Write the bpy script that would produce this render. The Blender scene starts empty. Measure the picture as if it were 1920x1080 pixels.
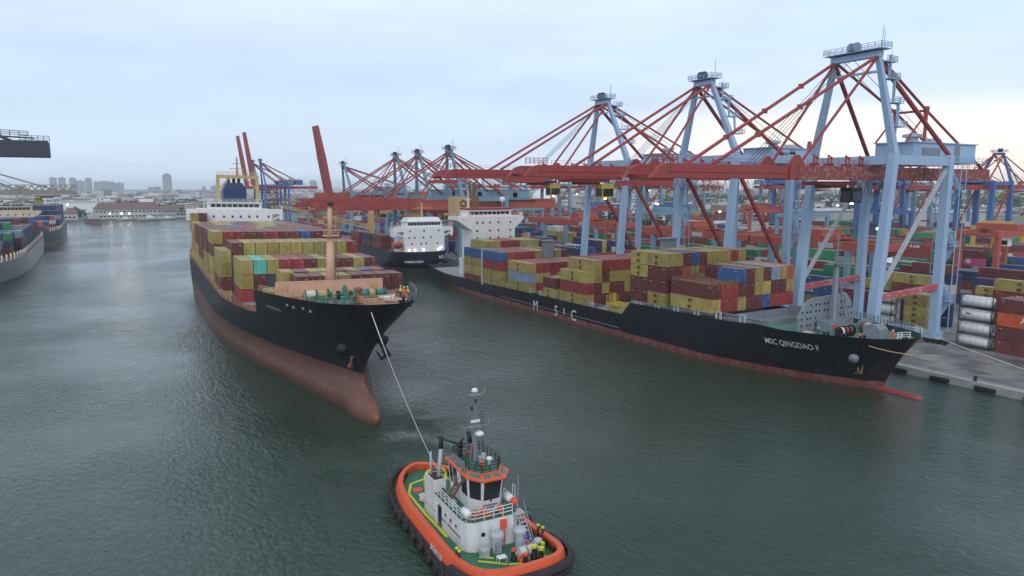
import bpy, math, random
from mathutils import Vector, Matrix, Euler
sc = bpy.context.scene
C = sc.collection
R = math.radians
# ---------------------------------------------------------------- camera
cam_d = bpy.data.cameras.new("camera"); cam = bpy.data.objects.new("camera", cam_d); C.objects.link(cam)
cam.location = (0, 0, 32); cam.rotation_euler = (R(90 - 8.148), 0, R(-30.35))
cam_d.sensor_width = 36; cam_d.lens = 36 * 1327 / 1920; cam_d.clip_start = 0.5; cam_d.clip_end = 60000
sc.camera = cam
# ---------------------------------------------------------------- sky (overcast) and sun
world = bpy.data.worlds.new("World"); sc.world = world; world.use_nodes = True
nt = world.node_tree; nt.nodes.clear()
N = nt.nodes.new; L = nt.links.new
out = N('ShaderNodeOutputWorld'); bg = N('ShaderNodeBackground'); bg2 = N('ShaderNodeBackground'); add = N('ShaderNodeAddShader')
sky = N('ShaderNodeTexSky'); sky.sky_type = 'NISHITA'; sky.sun_disc = False
sky.sun_elevation = R(38); sky.sun_rotation = R(215)
L(sky.outputs[0], bg2.inputs[0]); bg2.inputs[1].default_value = 0.015
tc = N('ShaderNodeTexCoord'); sep = N('ShaderNodeSeparateXYZ'); L(tc.outputs['Generated'], sep.inputs[0])
def ramp(stops, fac):
    r = N('ShaderNodeValToRGB'); e = r.color_ramp.elements
    while len(e) < len(stops): e.new(0.5)
    for el, (p, c) in zip(e, stops): el.position = p; el.color = (*c, 1)
    L(fac, r.inputs[0]); return r.outputs[0]
cold = ramp([(0.0, (.52, .63, .77)), (0.06, (.50, .61, .77)), (0.16, (.53, .64, .80)), (0.27, (.64, .73, .83)), (0.5, (.52, .61, .71)), (1, (.43, .51, .60))], sep.outputs[2])
warm = ramp([(0.0, (.84, .74, .68)), (0.035, (.98, .86, .77)), (0.078, (.95, .88, .82)), (0.11, (.60, .69, .80)), (0.18, (.56, .68, .82)), (0.27, (.62, .74, .85)), (0.5, (.50, .59, .69)), (1, (.42, .50, .60))], sep.outputs[2])
# azimuth mask: the break in the clouds low over the terminal
dot = N('ShaderNodeVectorMath'); dot.operation = 'DOT_PRODUCT'; L(tc.outputs['Generated'], dot.inputs[0]); dot.inputs[1].default_value = (math.sin(R(68)), math.cos(R(68)), 0)
mp = N('ShaderNodeMapping'); L(tc.outputs['Generated'], mp.inputs[0]); mp.inputs['Scale'].default_value = (1.6, 1.6, 9)
nz = N('ShaderNodeTexNoise'); L(mp.outputs[0], nz.inputs[0]); nz.inputs['Scale'].default_value = 1.6; nz.inputs['Detail'].default_value = 5; nz.inputs['Roughness'].default_value = .55
ma = N('ShaderNodeMath'); ma.operation = 'MULTIPLY_ADD'; L(nz.outputs[0], ma.inputs[0]); ma.inputs[1].default_value = .22; L(dot.outputs['Value'], ma.inputs[2])
mr = N('ShaderNodeMapRange'); mr.interpolation_type = 'SMOOTHSTEP'; L(ma.outputs[0], mr.inputs[0]); mr.inputs[1].default_value = .90; mr.inputs[2].default_value = 1.09
mx = N('ShaderNodeMixRGB'); L(mr.outputs[0], mx.inputs[0]); L(cold, mx.inputs[1]); L(warm, mx.inputs[2])
nz2 = N('ShaderNodeTexNoise'); L(mp.outputs[0], nz2.inputs[0]); nz2.inputs['Scale'].default_value = 2.3; nz2.inputs['Detail'].default_value = 6
mr2 = N('ShaderNodeMapRange'); L(nz2.outputs[0], mr2.inputs[0]); mr2.inputs[1].default_value = .3; mr2.inputs[2].default_value = .7; mr2.inputs[3].default_value = .93; mr2.inputs[4].default_value = 1.07
vm = N('ShaderNodeVectorMath'); vm.operation = 'SCALE'; L(mx.outputs[0], vm.inputs[0]); L(mr2.outputs[0], vm.inputs['Scale'])
L(vm.outputs[0], bg.inputs[0]); bg.inputs[1].default_value = 1.0
L(bg.outputs[0], add.inputs[0]); L(bg2.outputs[0], add.inputs[1]); L(add.outputs[0], out.inputs[0])
sd = bpy.data.lights.new("sun", 'SUN'); sd.energy = 1.0; sd.angle = R(40); sd.color = (1, .96, .92)
sun = bpy.data.objects.new("sun", sd); C.objects.link(sun); sun.rotation_euler = (R(52), 0, R(-35))
sc.view_settings.view_transform = 'Standard'; sc.view_settings.look = 'None'; sc.view_settings.exposure = .22; sc.view_settings.gamma = 1
sc.cycles.max_bounces = 6; sc.cycles.volume_bounces = 4; sc.cycles.use_denoising = True
sc.cycles.volume_step_rate = 10

rnd = random.Random(7)
# ---------------------------------------------------------------- materials
def new_mat(name):
    m = bpy.data.materials.new(name); m.use_nodes = True
    return m, m.node_tree, m.node_tree.nodes['Principled BSDF']
def paint(name, col, rough=.55, dirt=.25, dcol=(.10, .06, .04), scale=.5, metal=0, streak=True, bump=0):
    m, t, b = new_mat(name); n = t.nodes.new; l = t.links.new
    tc = n('ShaderNodeTexCoord'); mp = n('ShaderNodeMapping'); l(tc.outputs['Object'], mp.inputs[0]); mp.inputs['Scale'].default_value = (1, 1, .25 if streak else 1)
    z = n('ShaderNodeTexNoise'); l(mp.outputs[0], z.inputs[0]); z.inputs['Scale'].default_value = scale; z.inputs['Detail'].default_value = 8; z.inputs['Roughness'].default_value = .65
    r = n('ShaderNodeMapRange'); l(z.outputs[0], r.inputs[0]); r.inputs[1].default_value = .5; r.inputs[2].default_value = .78; r.inputs[3].default_value = 0; r.inputs[4].default_value = min(1, dirt * 2)
    x = n('ShaderNodeMixRGB'); l(r.outputs[0], x.inputs[0]); x.inputs[1].default_value = (*col, 1); x.inputs[2].default_value = (*dcol, 1)
    l(x.outputs[0], b.inputs['Base Color']); b.inputs['Roughness'].default_value = rough; b.inputs['Metallic'].default_value = metal
    if bump:
        bp = n('ShaderNodeBump'); bp.inputs['Strength'].default_value = bump; l(z.outputs[0], bp.inputs['Height']); l(bp.outputs[0], b.inputs['Normal'])
    return m
def emit(name, col, s):
    m, t, b = new_mat(name); b.inputs['Base Color'].default_value = (*col, 1); b.inputs['Emission Color'].default_value = (*col, 1); b.inputs['Emission Strength'].default_value = s; return m
M = {}
M['blue'] = paint('crane_blue', (.32, .46, .64), .55, .22, (.26, .24, .24), .5)
M['blue_far'] = paint('crane_teal_grey', (.16, .28, .37), .55, .2, (.12, .12, .14), .3)
M['blue_deep'] = paint('crane_deep_blue', (.055, .13, .33), .5, .15, (.05, .06, .09), .3)
M['red'] = paint('crane_red', (.32, .05, .045), .6, .45, (.15, .055, .04), .7)
M['redrust'] = paint('crane_rusty_red', (.24, .055, .045), .7, .5, (.52, .42, .38), 1.1, streak=False)
M['orange_red'] = paint('gantry_orange_red', (.38, .085, .05), .6, .4, (.18, .06, .04), .3)
M['yellow'] = paint('machine_yellow', (.50, .36, .04), .5, .25, (.12, .08, .03), .8)
M['tan'] = paint('deck_crane_tan', (.50, .34, .16), .6, .25, (.25, .13, .06), .4)
M['peach'] = paint('peach_paint', (.60, .37, .25), .55, .18, (.42, .17, .08), .6)
M['white'] = paint('ship_white', (.74, .75, .76), .5, .10, (.45, .33, .25), .5)
M['cream'] = paint('ship_cream', (.80, .68, .52), .5, .25, (.45, .22, .10), .45)
M['glass'] = paint('dark_glass', (.02, .025, .03), .12, 0)
M['black'] = paint('black_steel', (.014, .014, .016), .6, .15, (.06, .04, .03), 1)
M['grey'] = paint('grey_steel', (.20, .235, .27), .6, .3, (.14, .10, .08), .8)
M['lgrey'] = paint('light_grey_steel', (.42, .45, .48), .5, .2, (.2, .14, .1), .8)
M['deckgreen'] = paint('green_deck', (.085, .21, .16), .6, .3, (.10, .09, .06), .8, streak=False)
M['deckred'] = paint('red_brown_deck', (.30, .10, .075), .7, .3, (.12, .06, .05), .8, streak=False)
M['winch'] = paint('winch_green', (.05, .215, .17), .55, .4, (.10, .07, .05), 1.6)
M['khaki'] = paint('crane_khaki', (.26, .245, .19), .6, .2)
M['rope'] = paint('rope_white', (.62, .58, .50), .9, .2, (.3, .25, .2), 3, streak=False)
M['rust'] = paint('rusty_steel', (.20, .10, .06), .8, .4, (.10, .05, .04), 1)
M['tugorange'] = paint('tug_orange', (.72, .105, .035), .45, .18, (.30, .05, .03), .9, streak=False)
M['tuggreen'] = paint('tug_green_deck', (.025, .155, .085), .5, .35, (.02, .055, .04), .9, streak=False)
M['tugyellow'] = paint('tug_yellow', (.62, .60, .04), .5, .2, (.25, .22, .05), 1.5, streak=False)
M['rubber'] = paint('black_rubber', (.022, .018, .018), .75, .4, (.07, .045, .045), 2.5, streak=False, bump=.4)
M['marktext'] = paint('white_lettering', (.72, .74, .76), .6, .25, (.3, .3, .3), 2)
M['darktext'] = paint('black_lettering', (.03, .03, .025), .6, 0)
M['dimtext'] = paint('faded_marking', (.48, .48, .46), .6, .2)
M['yeltext'] = paint('yellow_lettering', (.60, .42, .18), .6, .1)
M['skin'] = paint('skin', (.42, .24, .16), .6, 0)
M['vest'] = paint('orange_coverall', (.75, .10, .04), .7, 0)
M['vesty'] = paint('yellow_vest', (.55, .62, .05), .7, 0)
M['navy'] = paint('navy_cloth', (.03, .04, .08), .8, 0)
M['hatch'] = paint('hatch_cover', (.30, .34, .36), .6, .4, (.18, .12, .09), .4, streak=False)
M['foliage'] = paint('leaf_green', (.05, .09, .035), .8, .5, (.025, .05, .02), .8, streak=False)
M['bark'] = paint('bark', (.12, .08, .05), .9, .2)
M['lamp'] = emit('warm_lamp', (1, .80, .55), 14)
M['lampw'] = emit('white_lamp', (1, .93, .85), 9)
M['lampo'] = emit('orange_lamp', (1, .45, .18), 16)
M['lampshore'] = emit('shore_lamp', (1, .88, .70), 22)
M['darkblue'] = paint('dark_slate_paint', (.045, .052, .075), .55, .2)
M['tugwhite'] = paint('tug_white', (.70, .71, .72), .45, .28, (.38, .27, .20), 1.3)
M['stripe'] = paint('red_white_paint', (.42, .07, .08), .6, .45, (.60, .56, .56), 1.2, streak=False)
M['lifered'] = paint('lifering_red', (.75, .09, .04), .5, .05)
M['skyline'] = paint('tower_concrete', (.30, .33, .38), .8, .2, (.2, .2, .22), .05, streak=False)
M['roofred'] = paint('roof_tiles', (.17, .115, .10), .8, .3, (.14, .10, .09), .2, streak=False)
M['wallpale'] = paint('pale_render', (.46, .46, .45), .8, .3, (.30, .28, .26), .2)
M['concrete'] = paint('concrete', (.33, .33, .32), .85, .4, (.16, .155, .15), .3, streak=False)
# shipping container paint: colour is the container's own
def container_mat(attr):
    m, t, b = new_mat('container_paint_' + attr); n = t.nodes.new; l = t.links.new
    if attr == 'object': oi = n('ShaderNodeObjectInfo'); col = oi.outputs['Color']
    else: a = n('ShaderNodeAttribute'); a.attribute_name = 'tint'; col = a.outputs['Color']
    tc = n('ShaderNodeTexCoord'); mp = n('ShaderNodeMapping'); l(tc.outputs['Object'], mp.inputs[0]); mp.inputs['Scale'].default_value = (1, 1, .5)
    if attr == 'object':
        cb = n('ShaderNodeVectorMath'); cb.operation = 'SCALE'; cb.inputs[0].default_value = (37, 91, 13); l(oi.outputs['Random'], cb.inputs['Scale']); l(cb.outputs[0], mp.inputs['Location'])
    z = n('ShaderNodeTexNoise'); l(mp.outputs[0], z.inputs[0]); z.inputs['Scale'].default_value = .9; z.inputs['Detail'].default_value = 9; z.inputs['Roughness'].default_value = .7
    r = n('ShaderNodeMapRange'); l(z.outputs[0], r.inputs[0]); r.inputs[1].default_value = .46; r.inputs[2].default_value = .74; r.inputs[4].default_value = .95
    dk = n('ShaderNodeMixRGB'); dk.blend_type = 'MULTIPLY'; dk.inputs[0].default_value = 1; l(col, dk.inputs[1]); dk.inputs[2].default_value = (.50, .42, .38, 1)
    x = n('ShaderNodeMixRGB'); l(r.outputs[0], x.inputs[0]); l(col, x.inputs[1]); l(dk.outputs[0], x.inputs[2])
    # upward faces blended evenly towards a pale beige
    g = n('ShaderNodeNewGeometry'); s = n('ShaderNodeSeparateXYZ'); l(g.outputs['Normal'], s.inputs[0])
    r2 = n('ShaderNodeMapRange'); l(s.outputs[2], r2.inputs[0]); r2.inputs[1].default_value = .8; r2.inputs[2].default_value = 1; r2.inputs[4].default_value = .18
    bl = n('ShaderNodeMixRGB'); l(r2.outputs[0], bl.inputs[0]); l(x.outputs[0], bl.inputs[1]); bl.inputs[2].default_value = (.60, .52, .44, 1)
    l(bl.outputs[0], b.inputs['Base Color']); b.inputs['Roughness'].default_value = .6
    # corrugation
    so = n('ShaderNodeSeparateXYZ'); l(tc.outputs['Object'], so.inputs[0]); w = n('ShaderNodeMath'); w.operation = 'ADD'; l(so.outputs[0], w.inputs[0]); l(so.outputs[1], w.inputs[1])
    w2 = n('ShaderNodeMath'); w2.operation = 'MULTIPLY'; l(w.outputs[0], w2.inputs[0]); w2.inputs[1].default_value = 2 * math.pi / .28
    w3 = n('ShaderNodeMath'); w3.operation = 'SINE'; l(w2.outputs[0], w3.inputs[0])
    bp = n('ShaderNodeBump'); bp.inputs['Strength'].default_value = .35; bp.inputs['Distance'].default_value = .05; l(w3.outputs[0], bp.inputs['Height']); l(bp.outputs[0], b.inputs['Normal'])
    return m
M['cont'] = container_mat('object'); M['contv'] = container_mat('tint')
def hull_mat(name, top, low, zb, rustn=.3, lowdirt=(.33, .22, .20)):
    m, t, b = new_mat(name); n = t.nodes.new; l = t.links.new
    tc = n('ShaderNodeTexCoord'); s = n('ShaderNodeSeparateXYZ'); l(tc.outputs['Object'], s.inputs[0])
    mp = n('ShaderNodeMapping'); l(tc.outputs['Object'], mp.inputs[0]); mp.inputs['Scale'].default_value = (.5, .5, .12)
    z = n('ShaderNodeTexNoise'); l(mp.outputs[0], z.inputs[0]); z.inputs['Scale'].default_value = 1.6; z.inputs['Detail'].default_value = 10; z.inputs['Roughness'].default_value = .7
    z2 = n('ShaderNodeTexNoise'); l(tc.outputs['Object'], z2.inputs[0]); z2.inputs['Scale'].default_value = .35; z2.inputs['Detail'].default_value = 6
    ad = n('ShaderNodeMath'); ad.operation = 'MULTIPLY_ADD'; l(z2.outputs[0], ad.inputs[0]); ad.inputs[1].default_value = .5; l(s.outputs[2], ad.inputs[2])
    gt = n('ShaderNodeMath'); gt.operation = 'GREATER_THAN'; l(ad.outputs[0], gt.inputs[0]); gt.inputs[1].default_value = zb + .25
    def dirty(c, d, a, lo=.5):
        r = n('ShaderNodeMapRange'); l(z.outputs[0], r.inputs[0]); r.inputs[1].default_value = lo; r.inputs[2].default_value = .8; r.inputs[4].default_value = a
        x = n('ShaderNodeMixRGB'); l(r.outputs[0], x.inputs[0]); x.inputs[1].default_value = (*c, 1); x.inputs[2].default_value = (*d, 1); return x.outputs[0]
    a1 = dirty(top, (.10, .085, .075), rustn); a2 = dirty(low, lowdirt, .9, .40)
    z4 = n('ShaderNodeTexNoise'); l(tc.outputs['Object'], z4.inputs[0]); z4.inputs['Scale'].default_value = 1.1; z4.inputs['Detail'].default_value = 12; z4.inputs['Roughness'].default_value = .8
    sc4 = n('ShaderNodeMapRange'); l(z4.outputs[0], sc4.inputs[0]); sc4.inputs[1].default_value = .56; sc4.inputs[2].default_value = .68; sc4.inputs[4].default_value = .55
    m4 = n('ShaderNodeMixRGB'); l(sc4.outputs[0], m4.inputs[0]); l(a2, m4.inputs[1]); m4.inputs[2].default_value = (.34, .27, .25, 1)
    st = n('ShaderNodeMapRange'); l(s.outputs[1], st.inputs[0]); st.inputs[1].default_value = 9; st.inputs[2].default_value = 1; st.inputs[4].default_value = .38
    m5 = n('ShaderNodeMixRGB'); l(st.outputs[0], m5.inputs[0]); l(m4.outputs[0], m5.inputs[1]); m5.inputs[2].default_value = (.27, .105, .045, 1); a2 = m5.outputs[0]
    x = n('ShaderNodeMixRGB'); l(gt.outputs[0], x.inputs[0]); l(a2, x.inputs[1]); l(a1, x.inputs[2])
    cmb = n('ShaderNodeCombineXYZ'); l(s.outputs[1], cmb.inputs[0]); l(s.outputs[2], cmb.inputs[1]); bk = n('ShaderNodeTexBrick'); l(cmb.outputs[0], bk.inputs[0]); bk.inputs['Scale'].default_value = 1; bk.inputs['Brick Width'].default_value = 7.5; bk.inputs['Row Height'].default_value = 2.1; bk.inputs['Mortar Size'].default_value = .035; bk.inputs['Mortar Smooth'].default_value = .6
    for kk, vv in (('Color1', (1, 1, 1, 1)), ('Color2', (.82, .82, .84, 1)), ('Mortar', (1.7, 1.6, 1.5, 1))): bk.inputs[kk].default_value = vv
    sx = n('ShaderNodeMixRGB'); sx.blend_type = 'MULTIPLY'; sx.inputs[0].default_value = .7; l(x.outputs[0], sx.inputs[1]); l(bk.outputs[0], sx.inputs[2]); x = sx
    # algae band at the waterline
    r3 = n('ShaderNodeMapRange'); l(ad.outputs[0], r3.inputs[0]); r3.inputs[1].default_value = .9; r3.inputs[2].default_value = .2; r3.inputs[4].default_value = .5
    x3 = n('ShaderNodeMixRGB'); l(r3.outputs[0], x3.inputs[0]); l(x.outputs[0], x3.inputs[1]); x3.inputs[2].default_value = (.06, .05, .035, 1)
    l(x3.outputs[0], b.inputs['Base Color']); b.inputs['Roughness'].default_value = .5
    bp = n('ShaderNodeBump'); bp.inputs['Strength'].default_value = .25; bp.inputs['Distance'].default_value = .15; l(z2.outputs[0], bp.inputs['Height']); l(bp.outputs[0], b.inputs['Normal'])
    return m
M['hull_black'] = hull_mat('hull_black_over_red', (.013, .015, .021), (.13, .047, .033), 5.6, lowdirt=(.17, .10, .075))
M['hull_laden'] = hull_mat('hull_black_laden', (.012, .014, .020), (.20, .04, .035), 1.3)
M['hull_navy'] = hull_mat('hull_navy', (.014, .020, .045), (.15, .15, .14), 1.8)
M['hull_grey'] = hull_mat('hull_weathered_grey', (.34, .36, .36), (.13, .14, .15), .6, .5)
M['hull_dark'] = hull_mat('hull_dark_grey', (.10, .11, .13), (.24, .07, .07), 1.6, .5)
# ---------------------------------------------------------------- mesh helpers
class MB:
    def __init__(s): s.v = []; s.f = []; s.m = []; s.c = []
    def add(s, vs, fs, m=0, col=None):
        o = len(s.v); s.v += [tuple(v) for v in vs]; s.f += [tuple(i + o for i in f) for f in fs]; s.m += [m] * len(fs); s.c += [col] * len(fs); return s
    def box(s, a, b, m=0, col=None):
        x0, y0, z0 = a; x1, y1, z1 = b
        vs = [(x0, y0, z0), (x1, y0, z0), (x1, y1, z0), (x0, y1, z0), (x0, y0, z1), (x1, y0, z1), (x1, y1, z1), (x0, y1, z1)]
        return s.add(vs, [(0, 3, 2, 1), (4, 5, 6, 7), (0, 1, 5, 4), (1, 2, 6, 5), (2, 3, 7, 6), (3, 0, 4, 7)], m, col)
    def cbox(s, c, d, m=0, col=None): return s.box([c[i] - d[i] / 2 for i in range(3)], [c[i] + d[i] / 2 for i in range(3)], m, col)
    def bar(s, p, q, w, h=None, m=0, w2=None, h2=None, col=None):
        p = Vector(p); q = Vector(q); h = h or w; w2 = w2 or w; h2 = h2 or h; d = (q - p).normalized()
        u = Vector((0, 0, 1)) if abs(d.z) < .9 else Vector((0, 1, 0))
        x = d.cross(u).normalized(); y = x.cross(d)
        vs = [p + x * a * w / 2 + y * b * h / 2 for a, b in ((-1, -1), (1, -1), (1, 1), (-1, 1))] + [q + x * a * w2 / 2 + y * b * h2 / 2 for a, b in ((-1, -1), (1, -1), (1, 1), (-1, 1))]
        return s.add(vs, [(3, 2, 1, 0), (4, 5, 6, 7), (0, 1, 5, 4), (1, 2, 6, 5), (2, 3, 7, 6), (3, 0, 4, 7)], m, col)
    def tube(s, p, q, r, r2=None, n=8, m=0, cap=True):
        p = Vector(p); q = Vector(q); r2 = r if r2 is None else r2; d = (q - p).normalized()
        u = Vector((0, 0, 1)) if abs(d.z) < .9 else Vector((0, 1, 0))
        x = d.cross(u).normalized(); y = x.cross(d)
        vs = []
        for c, rr in ((p, r), (q, r2)):
            vs += [c + (x * math.cos(2 * math.pi * k / n) + y * math.sin(2 * math.pi * k / n)) * rr for k in range(n)]
        fs = [(k, (k + 1) % n, n + (k + 1) % n, n + k) for k in range(n)]
        if cap: fs += [tuple(range(n - 1, -1, -1)), tuple(range(n, 2 * n))]
        return s.add(vs, fs, m)
    def path(s, ps, r, n=6, m=0):
        for a, b in zip(ps, ps[1:]): s.tube(a, b, r, n=n, m=m)
        return s
    def lathe(s, c, prof, n=14, m=0):
        vs = []; fs = []
        for r, z in prof: vs += [(c[0] + r * math.cos(2 * math.pi * k / n), c[1] + r * math.sin(2 * math.pi * k / n), c[2] + z) for k in range(n)]
        for j in range(len(prof) - 1): fs += [(j * n + k, j * n + (k + 1) % n, (j + 1) * n + (k + 1) % n, (j + 1) * n + k) for k in range(n)]
        fs += [tuple(range(n - 1, -1, -1)), tuple(range((len(prof) - 1) * n, len(prof) * n))]
        return s.add(vs, fs, m)
    def prism(s, pts, z0, z1, m=0, top=None):
        n = len(pts); top = top or pts
        vs = [(x, y, z0) for x, y in pts] + [(x, y, z1) for x, y in top]
        return s.add(vs, [tuple(range(n - 1, -1, -1)), tuple(range(n, 2 * n))] + [(k, (k + 1) % n, n + (k + 1) % n, n + k) for k in range(n)], m)
    def extr(s, pts, axis, a, b, m=0):   # polygon in the plane across `axis`, extruded a..b along it
        n = len(pts)
        def P(p, t): return (t, p[0], p[1]) if axis == 0 else (p[0], t, p[1])
        return s.add([P(p, a) for p in pts] + [P(p, b) for p in pts], [tuple(range(n - 1, -1, -1)), tuple(range(n, 2 * n))] + [(k, (k + 1) % n, n + (k + 1) % n, n + k) for k in range(n)], m)
    def torus(s, c, Rr, r, ax='z', n=16, k=6, m=0):
        vs = []; fs = []
        for i in range(n):
            a = 2 * math.pi * i / n
            for j in range(k):
                b = 2 * math.pi * j / k; d = Rr + r * math.cos(b); x, y, z = d * math.cos(a), d * math.sin(a), r * math.sin(b)
                if ax == 'x': x, y, z = z, x, y
                elif ax == 'y': x, y, z = x, z, y
                vs.append((c[0] + x, c[1] + y, c[2] + z))
        for i in range(n):
            for j in range(k): fs.append((i * k + j, ((i + 1) % n) * k + j, ((i + 1) % n) * k + (j + 1) % k, i * k + (j + 1) % k))
        return s.add(vs, fs, m)
    def rail(s, ps, h=1.0, r=.035, post=1.8, m=0, rows=3):
        for a, b in zip(ps, ps[1:]):
            a = Vector(a); b = Vector(b); n = max(1, round((b - a).length / post))
            for k in range(rows): o = Vector((0, 0, h * (k + 1) / rows)); s.bar(a + o, b + o, r * 2, m=m)
            for k in range(n + 1): p = a.lerp(b, k / n); s.bar(p, p + Vector((0, 0, h)), r * 2, m=m)
        return s
    def build(s, name, mats, parent=None, smooth=False, label=None):
        me = bpy.data.meshes.new(name); me.from_pydata(s.v, [], s.f)
        if not isinstance(mats, (list, tuple)): mats = [mats]
        for k in mats: me.materials.append(M[k] if isinstance(k, str) else k)
        me.polygons.foreach_set('material_index', s.m)
        if smooth: me.polygons.foreach_set('use_smooth', [True] * len(me.polygons))
        if any(c is not None for c in s.c):
            a = me.color_attributes.new('tint', 'FLOAT_COLOR', 'CORNER'); buf = []
            for p in me.polygons: buf += [*(s.c[p.index] or (.5, .5, .5)), 1.0] * p.loop_total
            a.data.foreach_set('color', buf)
        me.update()
        o = bpy.data.objects.new(name, me); C.objects.link(o)
        if parent: o.parent = parent
        if label: o['label'] = label
        return o
def tag(o, label, cat=None, group=None, kind=None):
    o['label'] = label
    if cat: o['category'] = cat
    if group: o['group'] = group
    if kind: o['kind'] = kind
    return o
def thing(name, loc, label, cat, group=None, rot=(0, 0, 0)):
    o = bpy.data.objects.new(name, None); C.objects.link(o); o.location = loc; o.rotation_euler = rot; o.empty_display_size = .3
    return tag(o, label, cat, group)
def copy_tree(o, parent=None):
    c = o.copy(); C.objects.link(c)
    if parent: c.parent = parent
    for ch in o.children: copy_tree(ch, c)
    return c
def text_mesh(txt, size, ext=.02, bold=0):
    cu = bpy.data.curves.new('lettering', 'FONT'); cu.body = txt; cu.size = size; cu.extrude = ext; cu.offset = bold; cu.resolution_u = 3
    o = bpy.data.objects.new('tmp_lettering', cu); C.objects.link(o)
    dg = bpy.context.evaluated_depsgraph_get(); me = bpy.data.meshes.new_from_object(o.evaluated_get(dg)); bpy.data.objects.remove(o)
    me.name = 'lettering'; return me
def text_obj(txt, size, mat, parent, loc, rot, bold=0, name='lettering', ext=.02):
    me = text_mesh(txt, size, ext, bold); me.materials.clear(); me.materials.append(M[mat]); o = bpy.data.objects.new(name, me); C.objects.link(o)
    o.parent = parent; o.location = loc; o.rotation_euler = rot; return o
def interp(tab, x):
    if x <= tab[0][0]: return tab[0][1]
    for (a, b), (c, d) in zip(tab, tab[1:]):
        if x <= c: t = (x - a) / (c - a); return b + (d - b) * t
    return tab[-1][1]
# ================================================================ water, land, quay
def grid_mat_water():
    m, t, b = new_mat('harbour_water'); n = t.nodes.new; l = t.links.new
    tc = n('ShaderNodeTexCoord')
    def noise(scale, rot, st, det=4, ro=.55, dist=0.):
        mp = n('ShaderNodeMapping'); l(tc.outputs['Object'], mp.inputs[0]); mp.inputs['Rotation'].default_value = (0, 0, R(rot)); mp.inputs['Scale'].default_value = (1, st, 1)
        z = n('ShaderNodeTexNoise'); l(mp.outputs[0], z.inputs[0]); z.inputs['Scale'].default_value = scale; z.inputs['Detail'].default_value = det; z.inputs['Roughness'].default_value = ro; z.inputs['Distortion'].default_value = dist
        return z.outputs[0]
    def mth(op, a, c, d=None):
        q = n('ShaderNodeMath'); q.operation = op
        for i, v in enumerate((a, c, d)):
            if v is None: continue
            if isinstance(v, (int, float)): q.inputs[i].default_value = v
            else: l(v, q.inputs[i])
        return q.outputs[0]
    a = noise(.62, 35, .42, 3, .5, .6); c = noise(2.1, 20, .5, 5, .62, .5); d = noise(.07, 60, .6, 2)
    patch = noise(.022, 10, 1, 3); pr_ = n('ShaderNodeMapRange'); l(patch, pr_.inputs[0]); pr_.inputs[1].default_value = .4; pr_.inputs[2].default_value = .62; pr_.inputs[3].default_value = .38; pr_.inputs[4].default_value = 1.15
    h = mth('ADD', mth('MULTIPLY', a, .55), mth('MULTIPLY', c, .62)); h = mth('MULTIPLY', h, pr_.outputs[0]); h = mth('ADD', h, mth('MULTIPLY', d, .5))
    def spot(x, y, r_):
        v = n('ShaderNodeVectorMath'); v.operation = 'DISTANCE'; l(tc.outputs['Object'], v.inputs[0]); v.inputs[1].default_value = (x, y, 0); k = n('ShaderNodeMapRange'); k.interpolation_type = 'SMOOTHSTEP'; l(v.outputs['Value'], k.inputs[0]); k.inputs[1].default_value = r_; k.inputs[2].default_value = r_ * .2; return k.outputs[0]
    wash = mth('MAXIMUM', mth('MAXIMUM', spot(22, 72, 15), spot(28, 79, 14)), spot(34, 86, 11)); wr = n('ShaderNodeMapRange'); l(noise(.16, 0, 1, 4), wr.inputs[0]); wr.inputs[1].default_value = .38; wr.inputs[2].default_value = .62; wash = mth('MULTIPLY', wash, wr.outputs[0])
    ch_ = noise(1.1, 0, .8, 7, .7, 2.2); h = mth('ADD', h, mth('MULTIPLY', mth('MULTIPLY', ch_, wash), .9))
    bp = n('ShaderNodeBump'); bp.inputs['Strength'].default_value = .85; bp.inputs['Distance'].default_value = .42; l(h, bp.inputs['Height']); l(bp.outputs[0], b.inputs['Normal'])
    x = n('ShaderNodeMixRGB'); l(noise(.012, 0, 1, 4), x.inputs[0]); x.inputs[1].default_value = (.012, .043, .035, 1); x.inputs[2].default_value = (.030, .054, .031, 1)
    fo = n('ShaderNodeMapRange'); l(ch_, fo.inputs[0]); fo.inputs[1].default_value = .60; fo.inputs[2].default_value = .72; fx = n('ShaderNodeMixRGB'); l(mth('MULTIPLY', mth('MULTIPLY', fo.outputs[0], wash), .22), fx.inputs[0]); l(x.outputs[0], fx.inputs[1]); fx.inputs[2].default_value = (.42, .48, .44, 1)
    gx = n('ShaderNodeMixRGB'); l(mth('MULTIPLY', wash, .5), gx.inputs[0]); l(fx.outputs[0], gx.inputs[1]); gx.inputs[2].default_value = (.03, .065, .048, 1)
    l(gx.outputs[0], b.inputs['Base Color']); b.inputs['Roughness'].default_value = .045; b.inputs['IOR'].default_value = 1.5
    return m
M['water'] = grid_mat_water()
w = MB(); w.add([(-9000, -600, 0), (9000, -600, 0), (9000, 9000, 0), (-9000, 9000, 0)], [(0, 1, 2, 3)])
tag(w.build('water', 'water'), 'calm dark green harbour water with fine ripples', kind='structure')
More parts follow.
